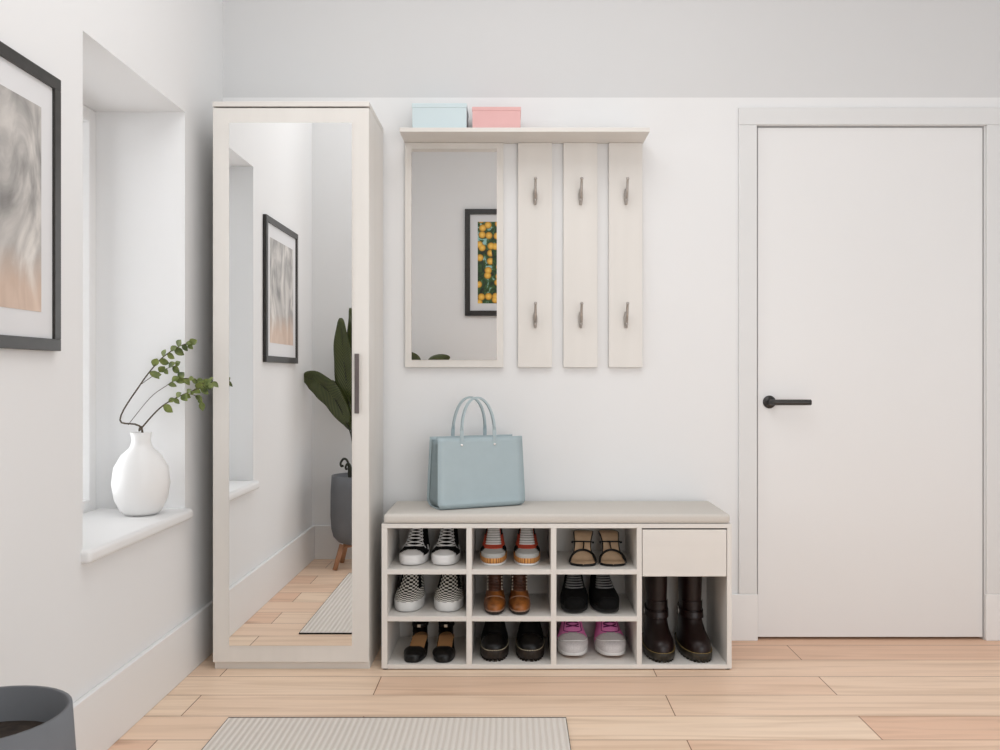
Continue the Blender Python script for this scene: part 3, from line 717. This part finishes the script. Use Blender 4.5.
def boot_brown(side, label):
    L_ = .25; t = empty('lace_up_boot', (0, 0, 0), 0, label, 'boot')
    la = Last(boot_ctrl(L_, .0385, .014, .041, .134, .098, .030), .72, .9, side, .003)
    solid(finish(la.patch(None), 'upper', M['cognac'], t, True), .003)
    solid(finish(la.patch(lambda s, th, P: P.z > .075 and abs(th) > .95, .0012), 'shaft_side', M['cognac_dark'], t, True), .001)
    bm, _ = sole_bm(la, 0, .010, 0, .002, toe_up=.002); finish(bm, 'sole', M['brown_rubber'], t, True)
    bm, _ = sole_bm(la, .0095, .0145, .0022, .003, toe_up=.0015); finish(bm, 'welt', M['welt_tan'], t, True)
    bm = bmesh.new(); s0 = s_at_y(la, -L_/2+.055)
    bm_tube(bm, [la.S(s0-.20*(abs(k-10)/10)**2, (k-10)/10*1.15, .0012) for k in range(21)], .0016, 6); finish(bm, 'toe_seam', M['welt_tan'], t, True)
    sl = s_at_y(la, -L_/2+.072)
    solid(finish(la.patch(lambda s, th, P: s > sl and s < .99 and abs(th) < .8, .0018), 'lace_facing', M['cognac_dark'], t, True), .0012)
    n = 7; sp = [(sl+.03+(.96-sl-.03)*k/(n-1), .60) for k in range(n)]
    laces(la, sp, M['cognac_dark'], t, .0019, .9)
    for s, a in sp:
        for q in (-1, 1):
            bm = bmesh.new(); bm_ball(bm, la.S(s, q*a*1.05, .005), .0034, (1, .7, 1), 8); finish(bm, 'eyelet', M['eyelet'], t, True)
    inner(la, t, M['black_suede'])
    return t, L_
for (side, px, rot, lab) in ((1, 495.2, math.radians(1), 'left cognac brown leather lace-up boot'), (-1, 519.4, math.radians(0), 'right cognac brown leather lace-up boot')):
    t, L_ = boot_brown(side, lab); place(t, px, 615.6, Z2, L_, rot)

# F  all black low sneakers
def shoe_black(side, label):
    L_ = .268; t = empty('sneaker', (0, 0, 0), 0, label, 'shoe')
    la = Last(low_ctrl(L_, .0515, .024, .054, .113), .78, .84, side, .006)
    solid(finish(la.patch(None), 'upper', M['black_suede'], t, True), .003)
    bm, _ = sole_bm(la, 0, .024, 0, .002, toe_up=.006); finish(bm, 'sole', M['black_rubber'], t, True)
    solid(finish(la.patch(lambda s, th, P: P.y < -L_/2+.030 and s > .02, .0014), 'toe_guard', M['black_suede'], t, True), .001)
    s0 = s_at_y(la, -L_/2+.080); n = 7
    laces(la, [(s0+(.95-s0)*k/(n-1), .66-.1*k/(n-1)) for k in range(n)], M['grey_lace'], t, .0023, .25)
    bm = bmesh.new(); bm_tube(bm, [la.S(1-.004, 2*PI*j/NT, 0) for j in range(7, NT-6)], .003, 6); finish(bm, 'collar', M['black_suede'], t, True)
    inner(la, t, M['black_suede'])
    return t, L_
for (side, px, rot, lab) in ((1, 574.4, math.radians(-1), 'left plain black sneaker with charcoal laces'), (-1, 606.6, math.radians(3), 'right plain black sneaker with charcoal laces')):
    t, L_ = shoe_black(side, lab); place(t, px, 614.8, Z2, L_, rot)

# G  black ankle-strap flats
def shoe_flat(side, label):
    L_ = .235; t = empty('ankle_strap_flat', (0, 0, 0), 0, label, 'shoe')
    lo = Last([(.006, -L_/2, L_/2, .040), (.010, -L_/2-.001, L_/2, .041), (.022, -L_/2+.002, L_/2-.001, .0415), (.028, -L_/2+.010, L_/2-.003, .040), (.035, -L_/2+.028, L_/2-.005, .037), (.041, -L_/2+.055, L_/2-.006, .034)], .60, .76, side, .004)
    bm, _ = sole_bm(lo, 0, .010, 0, .001); finish(bm, 'sole', M['black_rubber'], t, True)
    solid(finish(lo.patch(lambda s, th, P: P.y < -L_/2+.056), 'toe_vamp', M['black_leather'], t, True), .002)
    # closing top of vamp
    bm = bmesh.new(); n = 14; g = []
    for k in range(n+1):
        yy = -L_/2+.012+.044*k/n; hwv = [.020, .026, .030, .032, .033][min(4, int(k/n*4.99))]
        w_ = .024+.0145*math.sin(min(1, k/n*1.1)*PI/2); zt = .029+.012*math.sin(min(1, k/n)*PI/2)
        g.append([bm.verts.new((w_*math.sin(a), yy, zt-.020*(1-math.cos(a))**1.2)) for a in [(-1+2*j/12)*PI/2 for j in range(13)]])
    for i in range(n):
        for j in range(12): bm.faces.new((g[i][j], g[i][j+1], g[i+1][j+1], g[i+1][j]))
    solid(finish(bm, 'vamp_top', M['black_leather'], t, True), .002)
    # insole rising to the heel
    bm = bmesh.new(); g = []
    for k in range(25):
        u = .12+.86*k/24; w_ = lo.S(0, math.acos(max(-1, min(1, 1-2*u)))).x if False else (.027 if u < .75 else .029*math.sqrt(max(0.02, 1-((u-.75)/.25)**2)))*(.95 if .3 < u < .75 else 1)
        z = .016+.024*min(1, max(0, (u-.2)/.6)); g.append([bm.verts.new((q*w_, -L_/2+u*L_, z)) for q in (-1, 0, 1)])
    for i in range(24):
        for j in range(2): bm.faces.new((g[i][j], g[i][j+1], g[i+1][j+1], g[i+1][j]))
    solid(finish(bm, 'insole', M['tan_dark'], t), .004)['label'] = 'caramel brown insole'
    # heel counter
    hc = Last([(.004, -L_/2+.02, L_/2, .034), (.03, -L_/2+.02, L_/2+.001, .034), (.05, -L_/2+.04, L_/2-.001, .032), (.072, -L_/2+.08, L_/2-.004, .030), (.082, -L_/2+.1, L_/2-.005, .029)], .8, .9, side, .004)
    solid(finish(hc.patch(lambda s, th, P: P.y > L_/2-.058-.05*(1-min(1, P.z/.04))), 'heel_counter', M['black_leather'], t, True), .002)
    bm = bmesh.new(); pts = [(.0285*math.cos(2*PI*j/32), L_/2-.045+.034*math.sin(2*PI*j/32), .083) for j in range(32)]
    bm_tube(bm, pts, 1, 8, (.0065, .0015), True); finish(bm, 'ankle_strap', M['black_leather'], t, True)
    bm = bmesh.new(); bm_box(bm, -.006, .006, L_/2-.083, L_/2-.080, .078, .088, .001); finish(bm, 'buckle', M['eyelet'], t)
    bm = bmesh.new(); bm_box(bm, -.022, .022, L_/2-.045, L_/2-.006, 0, .024, .004); finish(bm, 'heel', M['black_rubber'], t)
    return t, L_
for (side, px, rot, lab) in ((1, 415, math.radians(-2), 'left black ankle-strap flat with caramel insole'), (-1, 444, math.radians(0), 'right black ankle-strap flat with caramel insole')):
    t, L_ = shoe_flat(side, lab); place(t, px, 663.2, Z3, L_, rot)

# H  chunky black boots
def boot_chunky(side, label, name='ankle_boot'):
    L_ = .272; t = empty(name, (0, 0, 0), 0, label, 'boot')
    la = Last(boot_ctrl(L_, .0505, .037, .066, .140, .100, .039), .70, .88, side, .005)
    solid(finish(la.patch(None), 'upper', M['black_suede'], t, True), .003)
    solid(finish(la.patch(lambda s, th, P: P.y < -L_/2+.062, .0012), 'toe_box', M['black_leather'], t, True), .001)
    bm, top = sole_bm(la, .005, .037, .003, .0045, toe_up=.002); finish(bm, 'sole', M['brown_rubber'], t, True)
    lugs(la, t, M['brown_rubber'], .006)
    stitches([Vector((p.x*1.0, p.y*1.0, p.z)) for p in top], M['pale_stitch'], t, .0012, .0006)
    inner(la, t, M['black_suede'])
    return t, L_
for (side, px, rot, lab) in ((1, 495, math.radians(1), 'left chunky black ankle boot with pale welt stitching'), (-1, 529, math.radians(-2), 'right chunky black ankle boot with pale welt stitching')):
    t, L_ = boot_chunky(side, lab); place(t, px, 662.0, Z3, L_, rot)

# I  pink and pale grey running shoes
def shoe_pink(side, label):
    L_ = .262; t = empty('running_shoe', (0, 0, 0), 0, label, 'shoe')
    c = low_ctrl(L_, .0565, .030, .058, .124); la = Last(c, .74, .82, side, .004)
    solid(finish(la.patch(None), 'upper', M['pink'], t, True), .003)
    bm, _ = sole_bm(la, .005, .030, .001, .003, toe_up=.005); finish(bm, 'midsole', M['white_rubber'], t, True)
    bm, _ = sole_bm(la, 0, .0052, -.010, -.003, toe_up=.007); finish(bm, 'outsole', M['gum'], t, True)['label'] = 'orange gum outsole'
    solid(finish(la.patch(lambda s, th, P: P.y < -L_/2+.076+.006*abs(th), .0012), 'toe_box', M['pale_knit'], t, True), .001)['label'] = 'pale grey knitted toe'
    bm = bmesh.new(); bm_tube(bm, [la.S(.33+.10*math.cos(k/20*2*PI-PI)*.5+.05, (k-10)/10*1.2, .0016) for k in range(21)], .0016, 6); finish(bm, 'toe_seam', M['white_rubber'], t, True)
    s0 = s_at_y(la, -L_/2+.078)
    bm = bmesh.new()
    for q in (-1, 1): bm_tube(bm, [la.S(s0+(.98-s0)*k/10, q*.62, .0016) for k in range(11)], .0012, 6)
    bm_tube(bm, la.arc(s0, s0, -.62, .62, .0016), .0012, 6); finish(bm, 'eyestay_edge', M['plum'], t, True)
    n = 5; laces(la, [(s0+.07+(.96-s0-.07)*k/(n-1), .40) for k in range(n)], M['plum'], t, .002, .7)
    bm = bmesh.new(); bm_tube(bm, [la.S(1-.004, 2*PI*j/NT, 0) for j in range(7, NT-6)], .003, 6); finish(bm, 'collar', M['plum'], t, True)
    inner(la, t, M['black_suede'])
    return t, L_
for (side, px, rot, lab) in ((1, 573, math.radians(0), 'left bright pink running shoe with pale grey toe'), (-1, 611, math.radians(1), 'right bright pink running shoe with pale grey toe')):
    t, L_ = shoe_pink(side, lab); place(t, px, 659.6, Z3, L_, rot)

# J  tall dark brown boots
def boot_tall(side, label):
    L_ = .285; t = empty('tall_boot', (0, 0, 0), 0, label, 'boot')
    c = [(.020, -L_/2+.003, L_/2-.02, .0515), (.030, -L_/2+.001, L_/2-.018, .052), (.052, -L_/2+.006, L_/2-.019, .051), (.068, -L_/2+.020, L_/2-.02, .045),
         (.080, -L_/2+.045, L_/2-.022, .042), (.094, -L_/2+.068, L_/2-.026, .040), (.112, -L_/2+.090, L_/2-.030, .0385), (.135, -L_/2+.102, L_/2-.034, .038),
         (.17, -L_/2+.106, L_/2-.036, .038), (.22, -L_/2+.104, L_/2-.032, .040), (.287, -L_/2+.100, L_/2-.026, .042)]
    la = Last(c, .78, .92, side, .004)
    solid(finish(la.patch(None, ns=60), 'upper', M['maroon'], t, True), .003)
    bm, top = sole_bm(la, .004, .031, .004, .0055, toe_up=.002); finish(bm, 'sole', M['lug_rubber'], t, True)
    lugs(la, t, M['lug_rubber'], .006)
    bm = bmesh.new(); bm_box(bm, -.038, .038, L_/2-.085, L_/2-.018, 0, .03, .006); finish(bm, 'heel', M['lug_rubber'], t)
    stitches([Vector((p.x*1.0, p.y*1.0, p.z)) for p in top], M['yellow_stitch'], t, .0008, .0004)
    # ankle strap with buckle
    def s_at_z(z):
        for k in range(400):
            if la.S(k/400, 0).z >= z: return k/400
        return 1
    sa, sb = s_at_z(.122), s_at_z(.146)
    st = solid(finish(la.patch(lambda s, th, P: True, .006, ns=6, s0=sa, s1=sb), 'ankle_strap', M['maroon'], t, True), .004)
    bm = bmesh.new(); P = la.S((sa+sb)/2, -1.55, .009); bm_tube(bm, [P+Vector((0, math.cos(a)*.014, math.sin(a)*.016)) for a in [2*PI*k/16 for k in range(16)]], .002, 6, None, True)
    finish(bm, 'buckle', M['nickel'], st, True)
    s1, s2 = s_at_z(.150), s_at_z(.182)
    solid(finish(la.patch(lambda s, th, P: abs(th) < 1.15, .0035, ns=8, s0=s1, s1=s2), 'front_tab', M['maroon'], t, True), .0012)
    inner(la, t, M['black_suede'])
    return t, L_
for (side, px, rot, lab) in ((1, 660.5, math.radians(0), 'left tall dark brown leather boot with ankle strap'), (-1, 697.5, math.radians(2), 'right tall dark brown leather boot with ankle strap')):
    t, L_ = boot_tall(side, lab); place(t, px, 663.2, Z3, L_, rot)

# ------------------------------------------------------------------ rug
RG = empty('rug', (-.33, -1.4, 0), 0, 'pale ribbed runner rug with dark binding on the oak floor', 'rug')
box('rug_field', -.828, .15, -1.80, -.772, .0004, .0052, M['rug'], RG)
bm = bmesh.new()
for a in ((-.8295, .1515, -.772, -.767), (-.8295, .1515, -1.805, -1.80), (-.8295, -.828, -1.80, -.772), (.15, .1515, -1.80, -.772)): bm_box(bm, a[0]+.33, a[1]+.33, a[2]+1.4, a[3]+1.4, .0004, .0055)
finish(bm, 'rug_binding', M['rug_edge'], RG)

# ------------------------------------------------------------------ pictures
def picture_left():
    y0, y1, z0, z1 = -1.792, -1.225, 1.057, 1.704
    t = empty('framed_picture', (XL+.001, (y0+y1)/2, z0), 0, 'black framed grey and beige abstract print on the left wall', 'picture')
    o = t.location; bm = bmesh.new(); f = .028
    for a in ((y0, y1, z0, z0+f), (y0, y1, z1-f, z1), (y0, y0+f, z0+f, z1-f), (y1-f, y1, z0+f, z1-f)): bm_box(bm, 0, .016, a[0]-o.y, a[1]-o.y, a[2]-o.z, a[3]-o.z, .001)
    finish(bm, 'frame', M['frame_black'], t)
    box('mount', XL+.002, XL+.010, y0+f, y1-f, z0+f, z1-f, M['mat_board'], t)
    box('print', XL+.010, XL+.011, y0+f+.05, y1-f-.05, z0+f+.06, z1-f-.06, M['abstract'], t)
picture_left()
def picture_front():
    dd = 3.34-.0225*2-YF      # distance of the mirrored wall
    X = lambda px: (px-VX)/F*dd; Z = lambda py: 1+(VY-py)/F*dd
    x0, z1, z0 = X(465), Z(209.5), Z(316); x1 = x0+.56; f = X(470.2)-x0
    t = empty('framed_picture', ((x0+x1)/2, YF+.001, z0), 0, 'black framed picture of oranges on a tree, seen in the coat rack mirror', 'picture')
    o = t.location; bm = bmesh.new()
    for a in ((x0, x1, z0, z0+f), (x0, x1, z1-f, z1), (x0, x0+f, z0+f, z1-f), (x1-f, x1, z0+f, z1-f)): bm_box(bm, a[0]-o.x, a[1]-o.x, 0, .024, a[2]-o.z, a[3]-o.z, .001)
    finish(bm, 'frame', M['frame_black'], t)
    box('mount', x0+f, x1-f, YF+.002, YF+.010, z0+f, z1-f, M['mat_board'], t)
    m_ = X(477.8)-x0
    box('print', x0+m_, x1-m_, YF+.010, YF+.011, Z(303.5), Z(222), M['fruit_print'], t)
picture_front()

# ------------------------------------------------------------------ plants on wooden stands
def big_leaf(parent, root, path, width, twist):
    """path: stalk base -> leaf base -> tip (local points); blade from third point on"""
    pts = cr(path, 10); n = len(pts)-1; k0 = int(n*.42); bm = bmesh.new()
    st = [Vector(p) for p in pts[:k0+4]]
    bm_tube(bm, st, [.0075-.0045*i/len(st) for i in range(len(st))], 8)
    s = finish(bm, 'leaf_stalk', M['stalk'], parent, True)
    bm = bmesh.new(); uvl = bm.loops.layers.uv.new('UVMap'); g = []; bl = [Vector(p) for p in pts[k0:]]; m_ = len(bl)-1
    side = Vector(twist).normalized()
    for i, p in enumerate(bl):
        u = i/m_; a = bl[max(i-1, 0)]; b = bl[min(i+1, m_)]; tn = (b-a).normalized()
        sd_ = (side-tn*side.dot(tn)).normalized(); nr = tn.cross(sd_)
        w_ = width*(math.sin(PI*min(1, u*.97+.02)**.85))**.62
        g.append([bm.verts.new(p+sd_*w_*q+nr*(abs(q)*w_*.22+.004*math.sin(u*22+q*2))) for q in (-1, -.66, -.33, 0, .33, .66, 1)])
    for i in range(m_):
        for j in range(6):
            fc = bm.faces.new((g[i][j], g[i][j+1], g[i+1][j+1], g[i+1][j]))
            for lp, (aa, bb) in zip(fc.loops, ((i, j), (i, j+1), (i+1, j+1), (i+1, j))): lp[uvl].uv = (abs(bb-3)/3*.25, aa/m_+abs(bb-3)*.05)
    o = solid(finish(bm, 'leaf', M['leaf_big'], parent, True), .0012, 0)
    bm = bmesh.new(); bm_tube(bm, [p for p in bl], [.003*(1-i/m_)+.0008 for i in range(m_+1)], 6); finish(bm, 'midrib', M['stalk'], o, True)

def pot_plant(name, loc, label, leaves, short=(), pr=.132):
    t = empty(name, loc, 0, label, 'plant')
    bm = bmesh.new(); z0, z1 = .122, .478; k = pr/.132
    prof = [(.0001, z0), (.06*k, z0), (.092*k, z0+.012), (.116*k, z0+.04), (.126*k, z0+.08), (.130*k, z0+.15), (.129*k, z1-.08), (.124*k, z1), (.117*k, z1), (.118*k, z1-.06), (.0001, z1-.06)]
    bm_lathe(bm, prof, 40); finish(bm, 'pot', M['pot'], t, True)
    bm = bmesh.new(); bm_lathe(bm, [(.0001, z1-.052), (.116*k, z1-.056)], 32); finish(bm, 'soil', M['soil'], t)
    bm = bmesh.new()
    for a in (PI/4, -PI/4):
        c = Vector((math.cos(a), math.sin(a), 0)); bm_tube(bm, [c*-.092*k+Vector((0, 0, z0-.009)), c*.092*k+Vector((0, 0, z0-.009))], .008, 8)
    finish(bm, 'stand_crossbar', M['potwood'], t)
    for q in range(4):
        a = PI/4+PI/2*q; c = Vector((math.cos(a), math.sin(a), 0)); fz = .006 if (c.x > 0 and short) else .001
        bm = bmesh.new(); bm_tube(bm, [c*.13*k+Vector((0, 0, fz)), c*.088*k+Vector((0, 0, z0+.005))], [.0125, .0135], 12); finish(bm, 'leg', M['potwood'], t, True)
    for (path, wd, tw) in leaves: big_leaf(t, t, path, wd, tw)
    bm = bmesh.new()
    for (x, y, s_) in ((-.055, -.01, 1), (-.035, .015, .72)):
        bm_tube(bm, cr([(x*.5, y, z1-.06), (x*.75, y, z1-.01), (x*.8, y, z1+.05*s_), (x*1.0, y, z1+.078*s_), (x*1.3, y, z1+.082*s_), (x*1.55, y, z1+.062*s_), (x*1.5, y, z1+.045*s_), (x*1.3, y, z1+.048*s_)], 5), .006, 8)
    finish(bm, 'curled_shoots', M['stalk'], t, True)
    return t
# the one in the wardrobe mirror: mirrored y
pc = Vector((-.822, -1.98, 0)); vd = 2*2.9925-(pc.y+3.34)
def tp(px, py, y=None, c=pc):
    """point seen at (px,py) in the wardrobe mirror, at room depth y, local to the pot"""
    y = c.y if y is None else y; d = 2*2.9925-(y+3.34)
    return ((px-VX)/F*d-c.x, y-c.y, 1+(VY-py)/F*d-c.z)
lv = [
 ([tp(357, 480), tp(354, 452), tp(349, 428), tp(334, 398), tp(316, 381), tp(302.5, 377, -1.99)], .064, (.35, .25, .9)),
 ([tp(358, 480), tp(356, 455), tp(353, 430), tp(348, 395, -1.98), tp(343, 352, -1.98), tp(341, 318, -1.99)], .056, (.95, .3, .0)),
 ([tp(359, 480), tp(358, 455), tp(356, 430), tp(354, 400), tp(352, 350, -1.98), tp(350.5, 308, -1.99)], .036, (.8, .6, .0)),
 ([tp(358, 480), tp(357, 455), tp(352, 432), tp(345, 410, -2.0), tp(336, 392, -2.03), tp(330, 381, -2.06)], .050, (.6, .2, .7)),
 ([tp(360, 480), tp(358, 455), tp(356, 430), tp(353, 400, -2.02), tp(349, 370, -2.07), tp(344, 352, -2.11)], .034, (.9, -.2, .2)),
]
pot_plant('potted_plant', pc, 'broad-leaved plant in a grey pot on wooden legs, seen in the wardrobe mirror', lv, short=(), pr=.137)
# the one by the camera, its leaf tips show in the coat rack mirror
pc2 = Vector((-.66, -3.36, 0))
def tq(px, py, y=-3.36):
    d = 2*(3.34-.0225)-(y+3.34); return ((px-VX)/F*d-pc2.x, y-pc2.y, 1+(VY-py)/F*d-pc2.z)
lv2 = [
 ([(0, 0, .43), (.02, 0, .62), (.04, 0, .78), (.10, .02, .98), tq(434, 363), tq(450, 357)], .060, (-.3, .3, .9)),
 ([(0, 0, .43), (-.02, 0, .62), (-.03, 0, .80), (-.05, .0, .96), tq(416, 361), tq(405, 352)], .055, (.3, .3, .9)),
 ([(0, 0, .43), (-.03, -.02, .62), (-.06, -.03, .78), (-.14, -.05, .92), (-.22, -.06, .98), (-.30, -.06, .96)], .055, (.2, .6, .6)),
 ([(0, 0, .43), (.03, -.02, .6), (.06, -.04, .72), (.12, -.06, .84), (.20, -.07, .90), (.27, -.07, .86)], .05, (.2, .6, .6)),
]
pot_plant('potted_plant', pc2, 'broad-leaved plant whose leaf tips show at the bottom of the coat rack mirror', lv2, pr=.132)

# ------------------------------------------------------------------ vase with branches on the window sill
vc = Vector((-1.190, -.515, NZ0+.0105))
bm = bmesh.new()
bm_lathe(bm, [(.0001, 0), (.045, 0), (.062, .012), (.080, .05), (.088, .10), (.082, .15), (.060, .19), (.036, .212), (.028, .235), (.033, .262), (.028, .262), (.023, .235), (.030, .215), (.0001, .19)], 40)
o = finish(bm, 'vase', M['vase'], None, True); o.location = vc; tag(o, 'rounded white vase standing on the window sill of the left recess', 'vase')
def bp_(px, py, y): d = y+3.34; return Vector(((px-VX)/F*d, y, 1+(VY-py)/F*d))
rnd = random.Random(5)
def leafy(name, label, main, twigs, leafpts):
    root = vc+Vector((0, 0, .20)); t = empty(name, root, 0, label, 'branch', 'leafy branches in the white vase')
    bm = bmesh.new(); st = cr([tuple(p) for p in [vc+Vector((0, 0, .10)), vc+Vector((.002, .002, .27))]+main], 6)
    bm_tube(bm, [Vector(p)-root for p in st], [.0034-.0022*i/len(st) for i in range(len(st))], 6)
    for tw in twigs: bm_tube(bm, [Vector(p)-root for p in cr([tuple(q) for q in tw], 5)], .0011, 5)
    finish(bm, 'stem', M['twig'], t)
    bm = bmesh.new()
    for (p, ax, ln) in leafpts:
        ax = Vector(ax).normalized(); up = Vector((rnd.uniform(-.5, .5), -.8, rnd.uniform(-.2, .8))); sd_ = ax.cross(up).normalized(); nr = sd_.cross(ax)
        g = []
        for k in range(7):
            u = k/6; w_ = ln*.36*math.sin(PI*min(1, u+.02))**.8+.0004; c_ = p+ax*ln*u-Vector((0, 0, 1))*ln*.18*u*u
            g.append([bm.verts.new(c_+sd_*w_*q+nr*abs(q)*w_*.35-root) for q in (-1, 0, 1)])
        for i in range(6):
            for j in range(2): bm.faces.new((g[i][j], g[i][j+1], g[i+1][j+1], g[i+1][j]))
    finish(bm, 'foliage', M['leaf_small'], t, True)
def along(path, n, ln0, spread=.6, start=.3):
    pts = cr([tuple(p) for p in path], 12); out = []
    for k in range(n):
        f = start+(1-start)*k/(n-1); i = min(int(f*(len(pts)-1)), len(pts)-2); p = Vector(pts[i]); d_ = (Vector(pts[i+1])-p).normalized()
        s_ = 1 if k % 2 else -1; a = Vector((d_.x+rnd.uniform(-.5, .5), rnd.uniform(-.45, .25), d_.z+s_*rnd.uniform(.2, 1.0)*spread-.15)); out.append((p, a, ln0*rnd.uniform(.7, 1.15)))
    return out
Y = -.425
A = [bp_(140, 430, -.46), bp_(160, 408, -.445), bp_(180, 396, Y), bp_(200, 388, Y), bp_(212, 382, Y+.003)]
A2 = [bp_(176, 398, Y), bp_(186, 394, Y), bp_(196, 396, Y), bp_(201, 402, Y)]
A3 = [bp_(150, 398, -.45), bp_(166, 386, -.44), bp_(178, 379, Y), bp_(192, 379, Y), bp_(204, 384, Y)]
leafy('leafy_branch', 'lower green leafy branch reaching right from the window recess to the wardrobe edge', A,
      [A2, [bp_(128, 425, -.47)]+A3], along(A, 13, .031, 1.1)+along(A2, 5, .026, 1.1)+along(A3, 10, .031, 1.1))
Bp = [bp_(120, 420, -.47), bp_(140, 385, -.455), bp_(158, 362, -.44), bp_(170, 352, Y), bp_(182, 345, Y), bp_(190, 344, Y)]
B2 = [bp_(140, 385, -.455), bp_(156, 374, -.44), bp_(168, 368, Y), bp_(176, 366, Y)]
leafy('leafy_branch', 'upper green leafy branch in the window recess, above the longer one', Bp, [B2], along(Bp, 12, .034, 1.1)+along(B2, 6, .030, 1.1))

# ------------------------------------------------------------------ light and camera
def area(name, loc, rot, sx_, sy_, power, col=(1, 1, 1)):
    l = bpy.data.lights.new(name, 'AREA'); l.shape = 'RECTANGLE'; l.size = sx_; l.size_y = sy_; l.energy = power; l.color = col
    o = bpy.data.objects.new(name, l); C.objects.link(o); o.location = loc; o.rotation_euler = rot; return o
area('fill_light_right', (XR+.2, (wy0+wy1)/2, 1.45), (0, PI/2, 0), 2.2, 2.6, 4, (.965, .985, 1))  # added fill from the right, behind the added window
area('fill_light_front', ((fx0+fx1)/2, YF-.15, 1.28), (PI/2, 0, 0), 2.0, 2.3, 33, (.965, .985, 1))  # added frontal fill from behind the camera, brightens the cubbies
area('window_daylight_left', (XN-.12, (NY0+NY1)/2, 1.2), (0, -PI/2, 0), 1.3, .7, 9, (.97, .985, 1))
area('ceiling_fill_light', (-.1, -1.55, ZC-.02), (0, 0, 0), 1.6, 1.6, 18, (.975, .99, 1))  # added overhead fill for floor and walls, no real fixture
wd = bpy.data.worlds.new('daylight'); bpy.context.scene.world = wd; wd.use_nodes = True
wd.node_tree.nodes['Background'].inputs[0].default_value = (.95, .97, 1, 1); wd.node_tree.nodes['Background'].inputs[1].default_value = .6

cam = bpy.data.cameras.new('camera'); co = bpy.data.objects.new('camera', cam); C.objects.link(co)
co.location = (0, CAM_Y, 1.0); co.rotation_euler = (PI/2, 0, 0); cam.sensor_width = 36; cam.lens = F/1000*36; cam.shift_x = -(VX-500)/1000; cam.clip_start = .01
sc = bpy.context.scene; sc.camera = co
sc.view_settings.view_transform = 'Standard'; sc.view_settings.look = 'None'; sc.view_settings.gamma = 1; sc.view_settings.use_curve_mapping = False
sc.view_settings.exposure = .12
